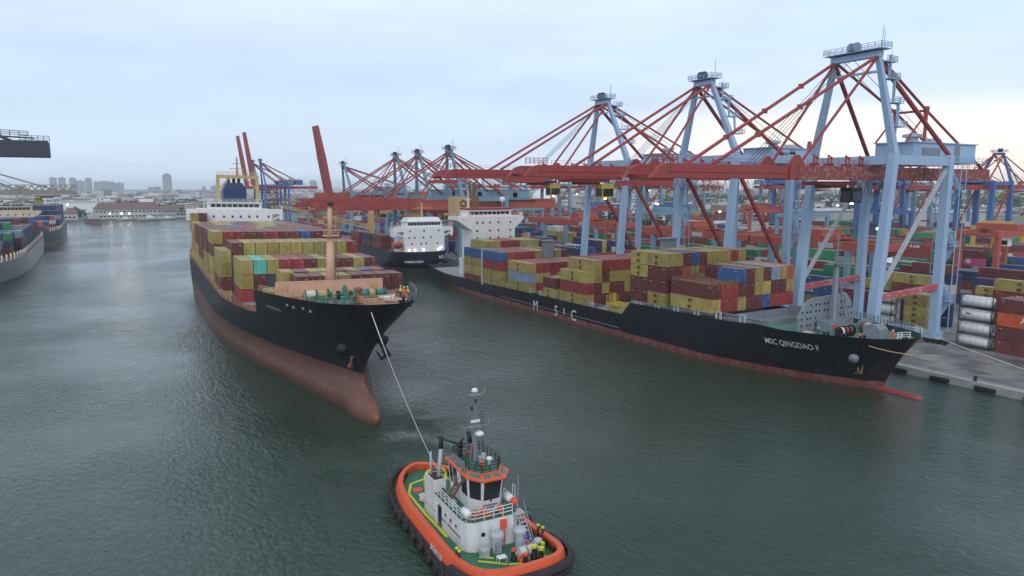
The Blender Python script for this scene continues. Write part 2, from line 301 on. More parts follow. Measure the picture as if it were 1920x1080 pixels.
def asphalt():
    m, t, b = new_mat('quay_asphalt'); n = t.nodes.new; l = t.links.new
    tc = n('ShaderNodeTexCoord'); z = n('ShaderNodeTexNoise'); l(tc.outputs['Object'], z.inputs[0]); z.inputs['Scale'].default_value = .16; z.inputs['Detail'].default_value = 9; z.inputs['Roughness'].default_value = .62
    mp = n('ShaderNodeMapping'); l(tc.outputs['Object'], mp.inputs[0]); mp.inputs['Scale'].default_value = (1, .25, 1)
    z2 = n('ShaderNodeTexNoise'); l(mp.outputs[0], z2.inputs[0]); z2.inputs['Scale'].default_value = .45; z2.inputs['Detail'].default_value = 6
    r = n('ShaderNodeValToRGB'); l(z.outputs[0], r.inputs[0]); e = r.color_ramp.elements; e[0].position = .35; e[0].color = (.075, .072, .075, 1); e[1].position = .62; e[1].color = (.27, .25, .24, 1)
    r2 = n('ShaderNodeMapRange'); l(z2.outputs[0], r2.inputs[0]); r2.inputs[1].default_value = .56; r2.inputs[2].default_value = .66; r2.inputs[4].default_value = .75
    x = n('ShaderNodeMixRGB'); l(r2.outputs[0], x.inputs[0]); l(r.outputs[0], x.inputs[1]); x.inputs[2].default_value = (.05, .05, .055, 1)
    l(x.outputs[0], b.inputs['Base Color']); b.inputs['Roughness'].default_value = .7
    return m
M['asphalt'] = asphalt()
M['town'] = paint('far_ground', (.13, .15, .13), .9, .4, (.24, .22, .20), .02, streak=False)
QX = 118.8; QZ = 1.1
g = MB(); g.box((QX + 1.6, -120, -3), (560, 760, QZ)); tag(g.build('quay_ground', 'asphalt'), 'patched grey asphalt apron of the container quay', kind='structure')
g = MB(); g.box((560.0, -400, -3), (9000, 9000, 1.0)); g.box((-9000, 780, -3), (560, 9000, 1.0)); g.box((-9000, -400, -3), (-70, 780, 1.0)); g.box((QX + 1.6, 760, -3), (560, 780, 1.0))
tag(g.build('far_ground', 'town'), 'flat green and grey land behind the harbour', kind='structure')
g = MB(); g.box((QX, -120, -3), (QX + 1.6, 760, QZ + .12)); 
tag(g.build('quay_coping', 'concrete'), 'pale concrete coping strip along the quay edge', kind='structure')
g = MB(); 
for xr in (121.5, 142.5): g.box((xr - .35, -120, QZ - .02), (xr - .12, 700, QZ + .012)); g.box((xr + .12, -120, QZ - .02), (xr + .35, 700, QZ + .012)); g.box((xr - .05, -120, QZ - .02), (xr + .05, 700, QZ + .03))
g.box((124.4, -120, QZ - .02), (124.6, 700, QZ + .008)); g.box((138.2, -120, QZ - .02), (138.4, 700, QZ + .008))
tag(g.build('crane_rails', 'grey'), 'crane rails and lane lines set in the quay apron', kind='structure')
fd = None; OT_ = ['first', 'second', 'third', 'fourth', 'fifth', 'sixth', 'seventh']
for i, y in enumerate([27.5, 34.5, 41.5, 48.5, 55.5, 62.5, 69.5]):
    if fd is None:
        q = MB(); q.box((QX - .42, -1.5, .15), (QX - .003, 1.5, .75)); q.box((QX - .55, -1.3, .28), (QX - .42, 1.3, .6)); fd = q.build('quay_fender', 'rubber'); o = fd
    else: o = fd.copy(); C.objects.link(o)
    o.location = (0, y, 0); tag(o, f'long black rubber fender under the quay coping, {OT_[i]} from the right edge of the view', 'fender', 'rubber fenders along the quay wall')
def bollard_obj():
    q = MB(); q.lathe((0, 0, 0), [(.34, 0), (.34, .1), (.2, .16), (.19, .5), (.33, .6), (.3, .78), (.12, .84)], 12); return q.build('bollard', 'black', smooth=True)
bo = bollard_obj()
for i, y in enumerate([44.5, 57.5]):
    o = bo if i == 0 else bo.copy()
    if i: C.objects.link(o)
    o.location = (QX + .8, y, QZ + .12); tag(o, 'black iron mooring bollard on the quay edge just ahead of the moored ship bow', 'bollard')
tag(bo, 'black iron mooring bollard alone on the open quay edge right of the moored ship', 'bollard')
# ================================================================ hulls
def make_hull(parent, mat, L_, B, stem, Le, pw, deck, stern, Ls, tr, bulb=None, zmin=-1.2, nu=64, nz=22, nm='hull'):
    def s0(z): return interp(stem, z)
    def zd(s): return interp(deck, s)
    def bf(s, z):
        u = (s - s0(z)) / interp(Le, z); u = max(0, min(1, u)); a = math.sin(u * math.pi / 2) ** interp(pw, z)
        v = (L_ - interp(stern, z) - s) / Ls; v = max(0, min(1, v)); c = tr + (1 - tr) * math.sin(v * math.pi / 2)
        r = B * a * c
        if bulb:
            zc, rz, rx, sb, lb = bulb
            h = 1 - ((z - zc) / rz) ** 2
            if h > 0 and s > sb: r = max(r, rx * math.sqrt(h) * min(1, math.sqrt(max(0, s - s0(z)) / lb)))
        return r
    V = []; F = []; cols = []
    for i in range(nu + 1):
        u = (i / nu) ** 1.5; row = []
        s = u * L_
        for j in range(nz + 1):
            t = j / nz
            sg = s
            for _ in range(6):
                z = zmin + t * (zd(sg) - zmin); a = s0(z); e = L_ - interp(stern, z); sg = a + (e - a) * u
            row.append((sg, z, bf(sg, z)))
        cols.append(row)
    n1 = nz + 1
    for sg in (-1, 1):
        o = len(V)
        V += [(sg * b, s, z) for row in cols for s, z, b in row]
        for i in range(nu):
            for j in range(nz):
                q = (o + i * n1 + j, o + (i + 1) * n1 + j, o + (i + 1) * n1 + j + 1, o + i * n1 + j + 1)
                F.append(q if sg > 0 else q[::-1])
    o2 = (nu + 1) * n1; i = nu
    for j in range(nz): F.append((i * n1 + j, i * n1 + j + 1, o2 + i * n1 + j + 1, o2 + i * n1 + j))
    m = MB(); m.add(V, F); h = m.build(nm, mat, parent, smooth=True)
    return h, bf, zd, s0
def deck_sheet(parent, mat, bf, zfun, s_a, s_b, inset=.06, n=40, name='deck'):
    m = MB(); vs = []; 
    for i in range(n + 1):
        s = s_a + (s_b - s_a) * i / n; z = zfun(s); b = max(.02, bf(s, z) - inset)
        vs += [(-b, s, z), (b, s, z)]
    m.add(vs, [(2 * i, 2 * i + 1, 2 * i + 3, 2 * i + 2) for i in range(n)]); return m.build(name, mat, parent)
def wrap_text(txt, size, mat, parent, bf, s_start, z0, side=-1, dirn=-1, sx=1., spacing=None, zfun=None):
    me = text_mesh(txt, size, .0, size * .004)
    for v in me.vertices:
        s = s_start + dirn * v.co.x * sx; z = z0 + v.co.y + (zfun(s) if zfun else 0); v.co = (side * (bf(s, z) + .2), s, z)
    me.materials.clear(); me.materials.append(M[mat]); o = bpy.data.objects.new('lettering', me); C.objects.link(o); o.parent = parent; return o
def person(loc, rotz, top, label, parent_m=None, lean=0, arms=0):
    J = [(0, 0, .92), (0, 0, 1.15), (0, lean * .12, 1.40), (0, lean * .16, 1.50), (0, lean * .19, 1.62), (0, lean * .19, 1.73),
         (.19, lean * .12, 1.40), (.25, .04, 1.13), (.24, .20 + arms * .2, .98 + arms * .2), (-.19, lean * .12, 1.40), (-.25, .02, 1.13), (-.23, .20 + arms * .25, .95 + arms * .25),
         (.10, 0, .88), (.12, .03, .48), (.12, 0, .07), (.13, .16, .04), (-.10, 0, .88), (-.12, .02, .48), (-.12, -.02, .07), (-.13, .14, .04),
         (.24, .27 + arms * .22, .93 + arms * .22), (-.23, .27 + arms * .27, .90 + arms * .27)]
    E_ = [(0, 1), (1, 2), (2, 3), (3, 4), (4, 5), (2, 6), (6, 7), (7, 8), (2, 9), (9, 10), (10, 11), (0, 12), (12, 13), (13, 14), (14, 15), (0, 16), (16, 17), (17, 18), (18, 19), (8, 20), (11, 21)]
    rad = [.15, .15, .16, .07, .095, .10, .07, .05, .035, .07, .05, .035, .10, .07, .05, .045, .10, .07, .05, .045, .04, .04]
    me = bpy.data.meshes.new('person'); me.from_pydata(J, E_, []); o = bpy.data.objects.new('person', me); C.objects.link(o)
    md = o.modifiers.new('skin', 'SKIN'); md.use_smooth_shade = True
    for k, v in enumerate(me.skin_vertices[0].data): v.radius = (rad[k], rad[k]); v.use_root = k == 0
    o.modifiers.new('sub', 'SUBSURF').levels = 1; o.modifiers['sub'].render_levels = 1
    dg = bpy.context.evaluated_depsgraph_get(); m2 = bpy.data.meshes.new_from_object(o.evaluated_get(dg)); bpy.data.objects.remove(o)
    m2.materials.clear(); [m2.materials.append(M[k]) for k in ('skin', top, 'navy')]
    for p in m2.polygons:
        z = p.center.z; hand = abs(p.center.x) > .19 and z < 1.02 + arms * .2 and p.center.y > .15 + arms * .12
        p.material_index = 0 if (z > 1.5 or hand) else 1 if (z > .9 or top == 'vest') else 2
        if z < .1: p.material_index = 2
    o = bpy.data.objects.new('person', m2); C.objects.link(o)
    h = MB(); h.lathe((0, lean * .19, 1.70), [(.17, 0), (.165, .04), (.14, .10), (.08, .145), (.02, .16)], 12); hh = h.build('hard_hat', 'white' if top == 'vest' else 'tugyellow', o, True)
    o.matrix_world = (parent_m or Matrix()) @ Matrix.Translation(loc) @ Matrix.Rotation(rotz, 4, 'Z'); tag(o, label, 'person'); return o
# ================================================================ shipping containers
CW, CH, C40, C20 = 2.13, 2.53, 10.8, 5.3
COL = {'Y': ((.40, .32, .095), 'mustard'), 'M': ((.165, .048, .045), 'maroon'), 'R': ((.31, .05, .045), 'red'), 'O': ((.42, .12, .075), 'rust orange'),
       'B': ((.045, .11, .28), 'blue'), 'G': ((.22, .31, .42), 'grey blue'), 'T': ((.13, .50, .43), 'turquoise'), 'N': ((.03, .24, .11), 'green'), 'D': ((.03, .045, .12), 'navy'), 'W': ((.60, .60, .58), 'white'), 'C': ((.13, .10, .10), 'brown'), 'P': ((.50, .08, .22), 'magenta')}
def box_mesh(Lc):
    m = MB(); i = .045
    m.box((i, i, .1), (CW - i, Lc - i, CH - .03))
    for x in (0, CW - .12):
        for y in (0, Lc - .14): m.box((x, y, 0), (x + .12, y + .14, CH))
        m.box((x + .01, .14, 0), (x + .11, Lc - .14, .14)); m.box((x + .01, .14, CH - .09), (x + .11, Lc - .14, CH - .006))
    for y in (0, Lc - .12): m.box((.12, y + .01, 0), (CW - .12, y + .11, .14)); m.box((.12, y + .01, CH - .1), (CW - .12, y + .11, CH - .006))
    me = m.build('x', 'cont'); d = me.data; bpy.data.objects.remove(me); d.name = 'shipping_container'; return d
def door_mesh():
    m = MB(); m.box((.13, .012, .15), (CW / 2 - .01, .05, CH - .11)); m.box((CW / 2 + .01, .012, .15), (CW - .13, .05, CH - .11))
    for x in (.42, .82, CW - .82, CW - .42):
        m.bar((x, -.02, .06), (x, -.02, CH - .04), .05); m.box((x - .02, -.05, 1.0), (x + .26, -.015, 1.06))
    m.box((CW - .8, -.012, CH - .52), (CW - .35, .004, CH - .42), m=1)
    o = m.build('x', ['cont', 'dimtext']); d = o.data; bpy.data.objects.remove(o); d.name = 'door'; return d
def mark_mesh(Lc):
    m = MB(); m.box((-.006, .35, CH - .46), (.03, 1.2, CH - .36)); m.box((-.006, Lc - 1.0, CH - .5), (.03, Lc - .6, CH - .36))
    o = m.build('x', 'dimtext'); d = o.data; bpy.data.objects.remove(o); d.name = 'marking'; return d
MK = {40: mark_mesh(C40), 20: mark_mesh(C20)}
CM = {40: box_mesh(C40), 20: box_mesh(C20)}; DM = door_mesh()
msc_logo = None
def logo_mesh(txt, size, mat, two=None):
    me = text_mesh(txt, size, .0, size * .035); 
    for v in me.vertices: v.co = (-.004, -v.co.x, v.co.y)
    me.materials.clear(); me.materials.append(M[mat]); return me
LG = {'Y': logo_mesh('m\nsc', 1.2, 'darktext'), 'M': logo_mesh('m\nsc', 1.2, 'yeltext')}
LG['big'] = LG['Y']
nind = 0
OT = ['first', 'second', 'third', 'fourth', 'fifth', 'sixth', 'seventh', 'eighth', 'ninth', 'tenth', 'eleventh', 'twelfth']
def container(mat4, kind, ch, label, group, door=True, logo=None, shade=None):
    global nind
    o = bpy.data.objects.new('shipping_container', CM[kind]); C.objects.link(o); nind += 1
    f = shade or rnd.uniform(.82, 1.12); c = COL[ch][0]; o.color = (c[0] * f, c[1] * f * rnd.uniform(.95, 1.05), c[2] * f, 1)
    lo, ro, _ = mat4.decompose(); o.location = lo; o.rotation_euler = ro.to_euler()
    tag(o, label, 'container', group)
    if door: d = bpy.data.objects.new('door', DM); C.objects.link(d); d.parent = o; d.color = o.color
    k_ = bpy.data.objects.new('marking', MK[kind]); C.objects.link(k_); k_.parent = o
    if logo:
        g_ = bpy.data.objects.new('lettering', LG[logo]); C.objects.link(g_); g_.parent = o; g_.location = (-.002, (C40 if kind == 40 else C20) * .5 + .75, 1.5)
    return o
def bay(mat4, x0, s, ztop, cols, kind, bayname, ship, group, logos=True, ahead=lambda x: -1, col0_side=True, pitch=2.25):
    """cols: list of strings, one per column, top tier first"""
    for c, st in enumerate(cols):
        for t, ch in enumerate(st):
            if ch == '.': continue
            zt = ztop - t * (CH + .06); x = x0 + c * pitch
            nt_ = sum(1 for q in st if q != '.')
            first = st.lstrip('.') and t == len(st) - len(st.lstrip('.'))
            left = c == 0 or len(cols[c - 1]) <= t or cols[c - 1][t] == '.'
            if not (first or left or ahead(x) < zt - .8): continue
            m = mat4 @ Matrix.Translation((x, s, zt - CH))
            tn = ('top', 'second', 'third', 'fourth', 'fifth')[t]
            lab = f"{COL[ch][1]} container {OT[c]} from left, {tn} tier, {bayname} bay of {ship}" if t else f"{COL[ch][1]} container {OT[c]} from left, top tier, {bayname} bay of {ship}"
            container(m, kind, ch, lab, group, door=ahead(x) < zt - .8, logo=(('Y' if ch == 'Y' else 'M' if ch == 'M' and rnd.random() < .0 else None) if (logos and left) else None))
def portholes(parent, pts, r=.32, y=-.03):
    base = None
    for x, z in pts:
        if base is None:
            m = MB(); m.tube((0, y, 0), (0, y + .06, 0), r, n=10); base = m.build('window', 'glass', parent); o = base
        else: o = base.copy(); C.objects.link(o)
        o.parent = parent; o.location = (x, 0, z)
# ================================================================ SHIP ONE: light ship under tow
S1 = thing('container_ship', (30.9, 89.4, 0), 'black and rust red container ship riding high, towed bow first by the orange tug', 'container ship', rot=(0, R(1.2), R(-2.6)))
M1 = Matrix.Translation((30.9, 89.4, 0)) @ Euler((0, R(1.2), R(-2.6))).to_matrix().to_4x4()
stem1 = [(-1.2, .8), (0, -.6), (.9, -1.0), (1.8, -.3), (3.3, 3.2), (4.6, 5.4), (5.8, 5.9), (7.4, 5.1), (9, 3.9), (11, 2.0), (14, -1.6), (17.3, -5.3)]
Le1 = [(0, 92), (3, 84), (6, 70), (9, 60), (13, 56), (18, 52)]
pw1 = [(0, 1.05), (3, .98), (6, .90), (9, .80), (12, .68), (15, .54), (17.3, .44)]
deck1 = [(-5.3, 17.3), (-2, 17.05), (2, 16.8), (14, 16.4), (22, 16.0), (24, 15.9), (29, 11.6), (34, 11.2), (50, 11.0), (170, 11.0)]
h1, b1, zd1, s1 = make_hull(S1, 'hull_black', 180, 14.2, stem1, Le1, pw1, deck1, [(0, 14), (4, 6), (8, 1), (12, 0)], 45, .72, bulb=(.4, 3.3, 2.0, -2, 7), nu=110, nz=34)
deck_sheet(S1, 'deckred', b1, lambda s: zd1(s) - .9, -4.2, 23, name='forecastle_deck')
deck_sheet(S1, 'deckred', b1, lambda s: 10.9, 27, 178, name='main_deck', n=60)
q = MB(); q.box((-11.6, 41, 9.9), (13.2, 132, 11.25)); q.build('hatch_cover', 'hatch', S1)
q = MB(); q.box((-13.4, 54.8, 9.9), (-11.602, 132, 11.2)); q.build('hatch_cover', 'hatch', S1)
# hull plating strip along the rail, with the orange lashing posts
ps = None
for k in range(34):
    s = 46 + k * 2.9; b = b1(s, 11.0)
    if ps is None: m = MB(); m.box((-.05, -.22, 0), (.3, .22, 1.25)); ps = m.build('lashing_post', 'peach', S1); o = ps
    else: o = ps.copy(); C.objects.link(o); o.parent = S1
    o.location = (-b + .15, s, 11.0)
q = MB(); q.rail([(-b1(s, 11.0) + .1, s, 11.0) for s in range(34, 172, 6)], 1.1, .03, 3); q.build('side_rail', 'rust', S1)
# breakwater wall
bw = MB(); bw.box((-9.6, 19.0, 15.0), (7.0, 19.35, 17.45)); bw.bar((-9.6, 19.2, 17.5), (7.0, 19.2, 17.5), .5, .12)
for x in range(-9, 8, 3): bw.extr([(19.35, 15.0), (21, 15.0), (19.35, 17.5)], 0, x, x + .1)
bw = bw.build('breakwater', 'peach', S1)
for x in (-8.4, 5.6): q = MB(); q.box((x - .65, 18.9, 16.3), (x + .65, 19.0, 17.1)); q.build('hatch_plate', 'tan', bw)
# foremast
fm = MB(); fm.tube((-.95, 20.5, 15), (-.95, 20.5, 24.4), .8, .55, 14); fm.tube((-.95, 20.5, 24.4), (-.95, 20.5, 29.0), .45, .32, 10)
fm = fm.build('foremast', 'peach', S1, True)
q = MB(); q.cbox((-.95, 20.3, 24.4), (2.3, 1.8, .12)); q.rail([(-2.1, 19.4, 24.4), (.2, 19.4, 24.4)], .9); q.bar((-2.0, 20.5, 27.3), (.1, 20.5, 27.3), .14); q.build('platform', 'peach', fm)
q = MB(); q.cbox((-.95, 20.1, 29.3), (.9, .5, .5)); q.build('mast_light', 'black', fm)
q = MB(); [q.bar((-.3, 19.7, z), (0, 19.7, z), .05) for z in [15.5 + .4 * k for k in range(22)]]; q.bar((-.3, 19.7, 15), (-.4, 19.9, 24), .06); q.bar((0, 19.7, 15), (-.1, 19.9, 24), .06); q.build('ladder', 'rust', fm)
# bow winches
def winch(x, y, z, s, drumcols, label, parent_m, nm='mooring_winch', mat='winch', w=2.2):
    t = thing(nm, (0, 0, 0), label, 'winch'); t.matrix_world = parent_m @ Matrix.Translation((x, y, z)) @ Matrix.Scale(s, 4)
    f = MB(); f.box((-w, -.9, 0), (w, .9, .18))
    n = len(drumcols); st = 2 * w / n
    for k in range(n + 1):
        xx = -w + k * st; f.extr([(-.85, .18), (.85, .18), (.3, 1.75), (-.3, 1.75)], 0, xx - .09, xx + .09)
    f.cbox((w + .55, 0, 1.0), (.7, 1.0, 1.1)); f.build('frame', mat, t)
    for k, c in enumerate(drumcols):
        xx = -w + (k + .5) * st; d = MB(); d.tube((xx - st / 2 + .12, 0, 1.2), (xx + st / 2 - .12, 0, 1.2), .55, n=14)
        d.tube((xx - st / 2 + .1, 0, 1.2), (xx - st / 2 + .2, 0, 1.2), .95, n=16); d.tube((xx + st / 2 - .2, 0, 1.2), (xx + st / 2 - .1, 0, 1.2), .95, n=16); d.build('drum', mat, t)
        r = MB(); r.tube((xx - st / 2 + .21, 0, 1.2), (xx + st / 2 - .21, 0, 1.2), .80, n=14); r.build('rope_coil', c, t)
    g = MB(); g.tube((w + .15, 0, 1.2), (w + .3, 0, 1.2), 1.05, n=18); g.tube((-w - .5, 0, 1.2), (-w - .1, 0, 1.2), .4, .3, n=12); g.build('gear_wheel', mat, t)
    return t
winch(-5.0, 12.6, 15.5, .74, ['rope', 'tan'], 'green mooring winch with white and tan drums left of the windlass, towed ship', M1)
winch(3.0, 11.8, 15.5, .70, ['winch', 'tan', 'winch'], 'green mooring winch with three drums right of the windlass on the towed ship', M1, w=2.6)
t = thing('anchor_windlass', (0, 0, 0), 'green anchor windlass with dark chain wheels in the middle of the towed ship bow', 'windlass'); t.matrix_world = M1 @ Matrix.Translation((-1.1, 11.6, 15.5)) @ Matrix.Scale(.72, 4)
q = MB(); q.cbox((0, 0, .15), (4, 2.2, .3)); q.cbox((.2, .3, 1.3), (.9, 1.6, 2.2)); q.extr([(-1, .3), (1, .3), (.5, 1.8), (-.3, 1.8)], 0, 1.4, 2.4); q.build('gearbox', 'winch', t)
q = MB(); q.tube((-1.6, -.2, 1.1), (-1.0, -.2, 1.1), .95, n=14); q.tube((1.0, -.2, 1.1), (1.4, -.2, 1.1), .85, n=14); q.build('chain_wheel', 'black', t, True)
q = MB(); q.tube((-2.0, -.2, 1.1), (2.5, -.2, 1.1), .22, n=8); q.lathe((.2, .3, 2.4), [(.4, 0), (.4, .5), (.1, .7)], 10); q.build('shaft', 'winch', t)
# ventilators and bitts
def bitts(x, y, z, pm, label, mat='black', s=1.):
    q = MB(); q.box((-.9, -.3, 0), (.9, .3, .12))
    for a in (-.5, .5): q.lathe((a, 0, .12), [(.24, 0), (.22, .55), (.30, .6), (.30, .72), (.1, .76)], 10)
    o = q.build('mooring_bitts', mat, None); o.matrix_world = pm @ Matrix.Translation((x, y, z)) @ Matrix.Scale(s * .85, 4); tag(o, label, 'bollard'); return o
bitts(-5.4, 9.6, 15.6, M1, 'green twin bollards at the left end of the towed ship bow deck', 'winch', 1.4)
bitts(-4.2, 7.2, 15.7, M1, 'green twin bollards second from left on the towed ship bow deck', 'winch', 1.4)
bitts(-2.3, 5.4, 15.9, M1, 'green twin bollards before the windlass on the towed ship bow', 'winch', 1.5)
bitts(5.4, 2.6, 16.0, M1, 'dark twin bollards beside the white plate on the towed ship bow', 'black', 1.3)
bitts(3.9, -.6, 16.05, M1, 'dark twin bollards nearest the bow tip of the towed ship', 'black', 1.3)
for (x, y, hh, lb) in ((-.6, 6.0, 2.1, 'dark red mushroom ventilator before the windlass of the towed ship'), (5.6, 6.9, 1.5, 'dark conical ventilator at the right rail of the towed ship bow')):
    q = MB(); q.lathe((0, 0, 0), [(.75, 0), (.45, hh * .7), (.45, hh * .8), (.7, hh * .85), (.6, hh), (.1, hh + .1)], 12); o = q.build('ventilator', 'rust'); o.matrix_world = M1 @ Matrix.Translation((x, y, 15.9)); tag(o, lb, 'ventilator')
def bow_rail(parent, bf, zf, sa, sb, mat, h=1.1, inset=.15, sides=(-1, 1), n=22, name='bow_rail', post=1.6):
    q = MB()
    for sd_ in sides:
        q.rail([(sd_ * max(.1, bf(sa + (sb - sa) * k / n, zf(sa + (sb - sa) * k / n)) - inset), sa + (sb - sa) * k / n, zf(sa + (sb - sa) * k / n)) for k in range(n + 1)], h, .035, post)
    return q.build(name, mat, parent)
bow_rail(S1, b1, zd1, 6, 22, 'tan', .9, .25, (-1,), 10, 'bow_rail'); bow_rail(S1, b1, zd1, -3.5, 16, 'grey', .9, .2, (1,), 14, 'bow_rail')
q = MB(); q.rail([(-1.0, 4.5, 16.0), (3.5, 4.0, 16.0), (3.6, .5, 16.1), (-.8, .8, 16.1), (-1.0, 4.5, 16.0)], 1.0, .04, 1.2); q.build('guard_rail', 'tan', S1)
q = MB(); q.box((3.4, 5.2, 15.95), (6.2, 9.6, 16.25)); q.build('deck_plate', 'white', S1)
person((7.2, 9.2, 15.6), R(150), 'vest', 'person in orange coverall standing at the right rail of the towed ship bow', M1)
person((6.3, 4.6, 16.25), R(60), 'vesty', 'person in yellow vest and helmet leaning at the towed ship bow tip', M1, lean=1, arms=1)
person((5.6, 6.0, 16.25), R(200), 'vesty', 'person in yellow vest standing behind another at the towed ship bow tip', M1, arms=.5)
# lettering and anchors
wrap_text('WESTERDIEK', .85, 'dimtext', S1, b1, 21.5, 13.4, sx=1.0)
q = MB()
for s_, z_ in ((12.8, 15.1), (11.2, 15.0), (8.4, 15.2), (7.0, 15.0)): q.tube((-b1(s_, z_) - .06, s_, z_), (-b1(s_, z_) + .2, s_, z_), .3, n=8)
q.build('fairlead', 'lgrey', S1)
def anchor(pm, label, mat='black', s=1.0):
    q = MB(); q.bar((0, 0, 0), (0, 0, 2.6), .35, .28); q.bar((-1.15, 0, .1), (1.15, 0, .1), .45, .5)
    for a in (-1, 1): q.bar((a * 1.0, 0, .1), (a * 1.15, -.45, 1.7), .5, .22, w2=.12, h2=.1)
    q.torus((0, 0, 2.8), .25, .07, 'x', 10, 5); o = q.build('anchor', mat); o.matrix_world = pm @ Matrix.Scale(s, 4); tag(o, label, 'anchor'); return o
anchor(M1 @ Matrix.Translation((b1(6, 9.4) + .9, 3.6, 8.3)) @ Euler((R(0), R(-28), R(-60))).to_matrix().to_4x4(), 'black anchor hanging clear of the far side of the towed ship bow', s=.85)
q = MB(); a_ = Vector((b1(6, 10), 6, 10.6)); q.tube(a_ + Vector((-1.2, 1, .6)), a_ + Vector((.9, -1.2, -.3)), .85, .7, n=12); q.build('hawse_pipe', 'black', S1, True)
q = MB(); a_ = Vector((-b1(7.5, 9.3), 7.5, 9.3)); q.tube(a_ + Vector((1, .6, .6)), a_ + Vector((-.75, -.5, -.4)), 1.0, .8, n=12); q.build('hawse_pipe', 'black', S1, True)
anchor(M1 @ Matrix.Translation((-b1(7.2, 7.2) - .55, 6.7, 6.5)) @ Euler((R(0), R(22), R(60))).to_matrix().to_4x4(), 'rusty anchor stowed against the near bow plating of the towed ship', 'rust', .9)
# containers
SH1 = 'the towed ship'; G1 = 'containers stacked on the towed ship'
rb = lambda n: ''.join(rnd.choices('YMRMBY', [30, 26, 16, 10, 2, 14], k=n))
bay(M1, -5.3, 25.2, 17.55, list('MMYYMMMM'), 20, 'foremost', SH1, G1, False)
bay(M1, -6.6, 31.0, 17.7, list('YMYYMYBR'), 20, 'second', SH1, G1, False, lambda x: 17.5 if x > -5.6 else -1)
bay(M1, -9.3, 28.5, 14.9, ['YY'], 20, 'corner', SH1, G1, False)
bay(M1, -11.7, 42.0, 18.8, ['YYR', 'TM', 'Y', 'R', 'R', 'M', 'Y', 'M', 'M', 'Y', 'M'], 40, 'third', SH1, G1, False, lambda x: 15 if x < -6.8 else 17.2)
bay(M1, -11.7, 55.2, 21.0, ['M', 'Y', 'Y', 'Y', 'Y', 'Y', 'Y', 'Y', 'Y', 'Y', 'R'], 40, 'fourth', SH1, G1, False, lambda x: 18.6)
bay(M1, -13.95, 54.6, 19.6, ['YYMY'], 40, 'outer fourth', SH1, G1, False)
bay(M1, -13.95, 68.4, 22.4, ['YMYYC'] + list('RRMMRMMBMMM'), 40, 'fifth', SH1, G1, False, lambda x: 20.6)
tops = ['MRRBRYMMMRMM', 'MMBBRRYYMMMR', 'MMYYMMRYYMRM', 'YMYYYMMYYYYR']; sides = ['MYYY', 'MMYY', 'RYYM', 'YYYY']
for k, s in enumerate((81.7, 95.0, 108.3, 121.6)):
    bay(M1, -13.95, s, 22.2 - .12 * k, [tops[k][0] + sides[k]] + list(tops[k][1:]), 40, OT[5 + k], SH1, G1, False, lambda x: 30)
bay(M1, -13.95, 133.2, 24.2, ['YY', 'M'], 20, 'aftmost', SH1, G1, False)
# superstructure
def superstructure(parent, mat, x0, x1, y0, dy, z0, zwing, xw0, xw1, wh, wz, ph, flare=0, roof=None, wind_n=9, brace=True):
    m = MB(); m.box((x0, y0, z0), (x1, y0 + dy, zwing)); acc = m.build('accommodation_block', mat, parent)
    o = Vector((0, y0, 0))
    b_ = thing('t', (0, 0, 0), '', None) if False else None
    base = None
    for x, z in ph:
        if base is None:
            q = MB(); q.box((-.28, y0 - .03, -.34), (.28, y0 - .002, .34)); base = q.build('window', 'glass', acc); w_ = base
        else: w_ = base.copy(); C.objects.link(w_); w_.parent = acc
        w_.location = (x, 0, z)
    for sd_, xa, xb in ((-1, xw0, x0), (1, x1, xw1)):
        q = MB()
        xo, xi = (xw0, x0) if sd_ < 0 else (xw1, x1)
        if flare: q.extr([(xi, zwing - flare), (xo, zwing - 1.0), (xo, zwing), (xi, zwing)], 1, y0 + .3, y0 + dy - .8)
        else:
            q.box((min(xo, xi), y0 + .2, zwing - 1.5), (max(xo, xi), y0 + 3.5, zwing)); q.box((min(xo, xo - sd_ * 1.0), y0 + .2, zwing - 3.3), (max(xo, xo - sd_ * 1.0), y0 + 3.5, zwing - 1.5))
            q.bar((xo - sd_ * .6, y0 + .5, zwing - 2.0), (xi, y0 + .5, zwing - 3.3), .45)
        wg = q.build('bridge_wing', mat, parent)
        q = MB(); q.rail([(xi, y0 + .35, zwing), (xo, y0 + .35, zwing), (xo, y0 + 3, zwing)], 1.0, .03, 1.5); q.build('rail', mat, wg)
    m = MB(); a, c = wh; m.box((a, y0 + .8, zwing), (c, y0 + 6.5, wz)); m.box((a - .3, y0 + .4, wz - .02), (c + .3, y0 + 7, wz + .25)); wb = m.build('wheelhouse', mat, parent)
    n = wind_n; st = (c - a - 1.2) / n; base = None
    for k in range(n):
        if base is None: q = MB(); q.box((0, y0 + .74, 0), (st * .84, y0 + .798, (wz - zwing) * .5)); base = q.build('window', 'glass', wb); w_ = base
        else: w_ = base.copy(); C.objects.link(w_); w_.parent = wb
        w_.location = (a + .6 + k * st, 0, zwing + (wz - zwing) * .36)
    if roof: q = MB(); q.box((a - .1, y0 + .5, wz + .25), (c + .1, y0 + 6.6, wz + .9)); q.build('roof', roof, wb)
    return acc, wb
ph1 = [(x, 23.1) for x in (-9.6, -7.5, -4.7, -2.3, .0, 2.4, 4.7, 8.0)] + [(x, 21.0) for x in (-10.2, -7.4, -2.2, .1, 2.5, 5.5, 7.5)]
superstructure(S1, 'white', -11.5, 9.1, 136, 12, 10.9, 25.3, -14.8, 12.2, (-8.8, 6.2), 27.0, ph1)
q = MB(); q.rail([(-8.8, 137, 27.2), (6.2, 137, 27.2)], 1.1, .035, 1.6); q.build('roof_rail', 'white', S1)
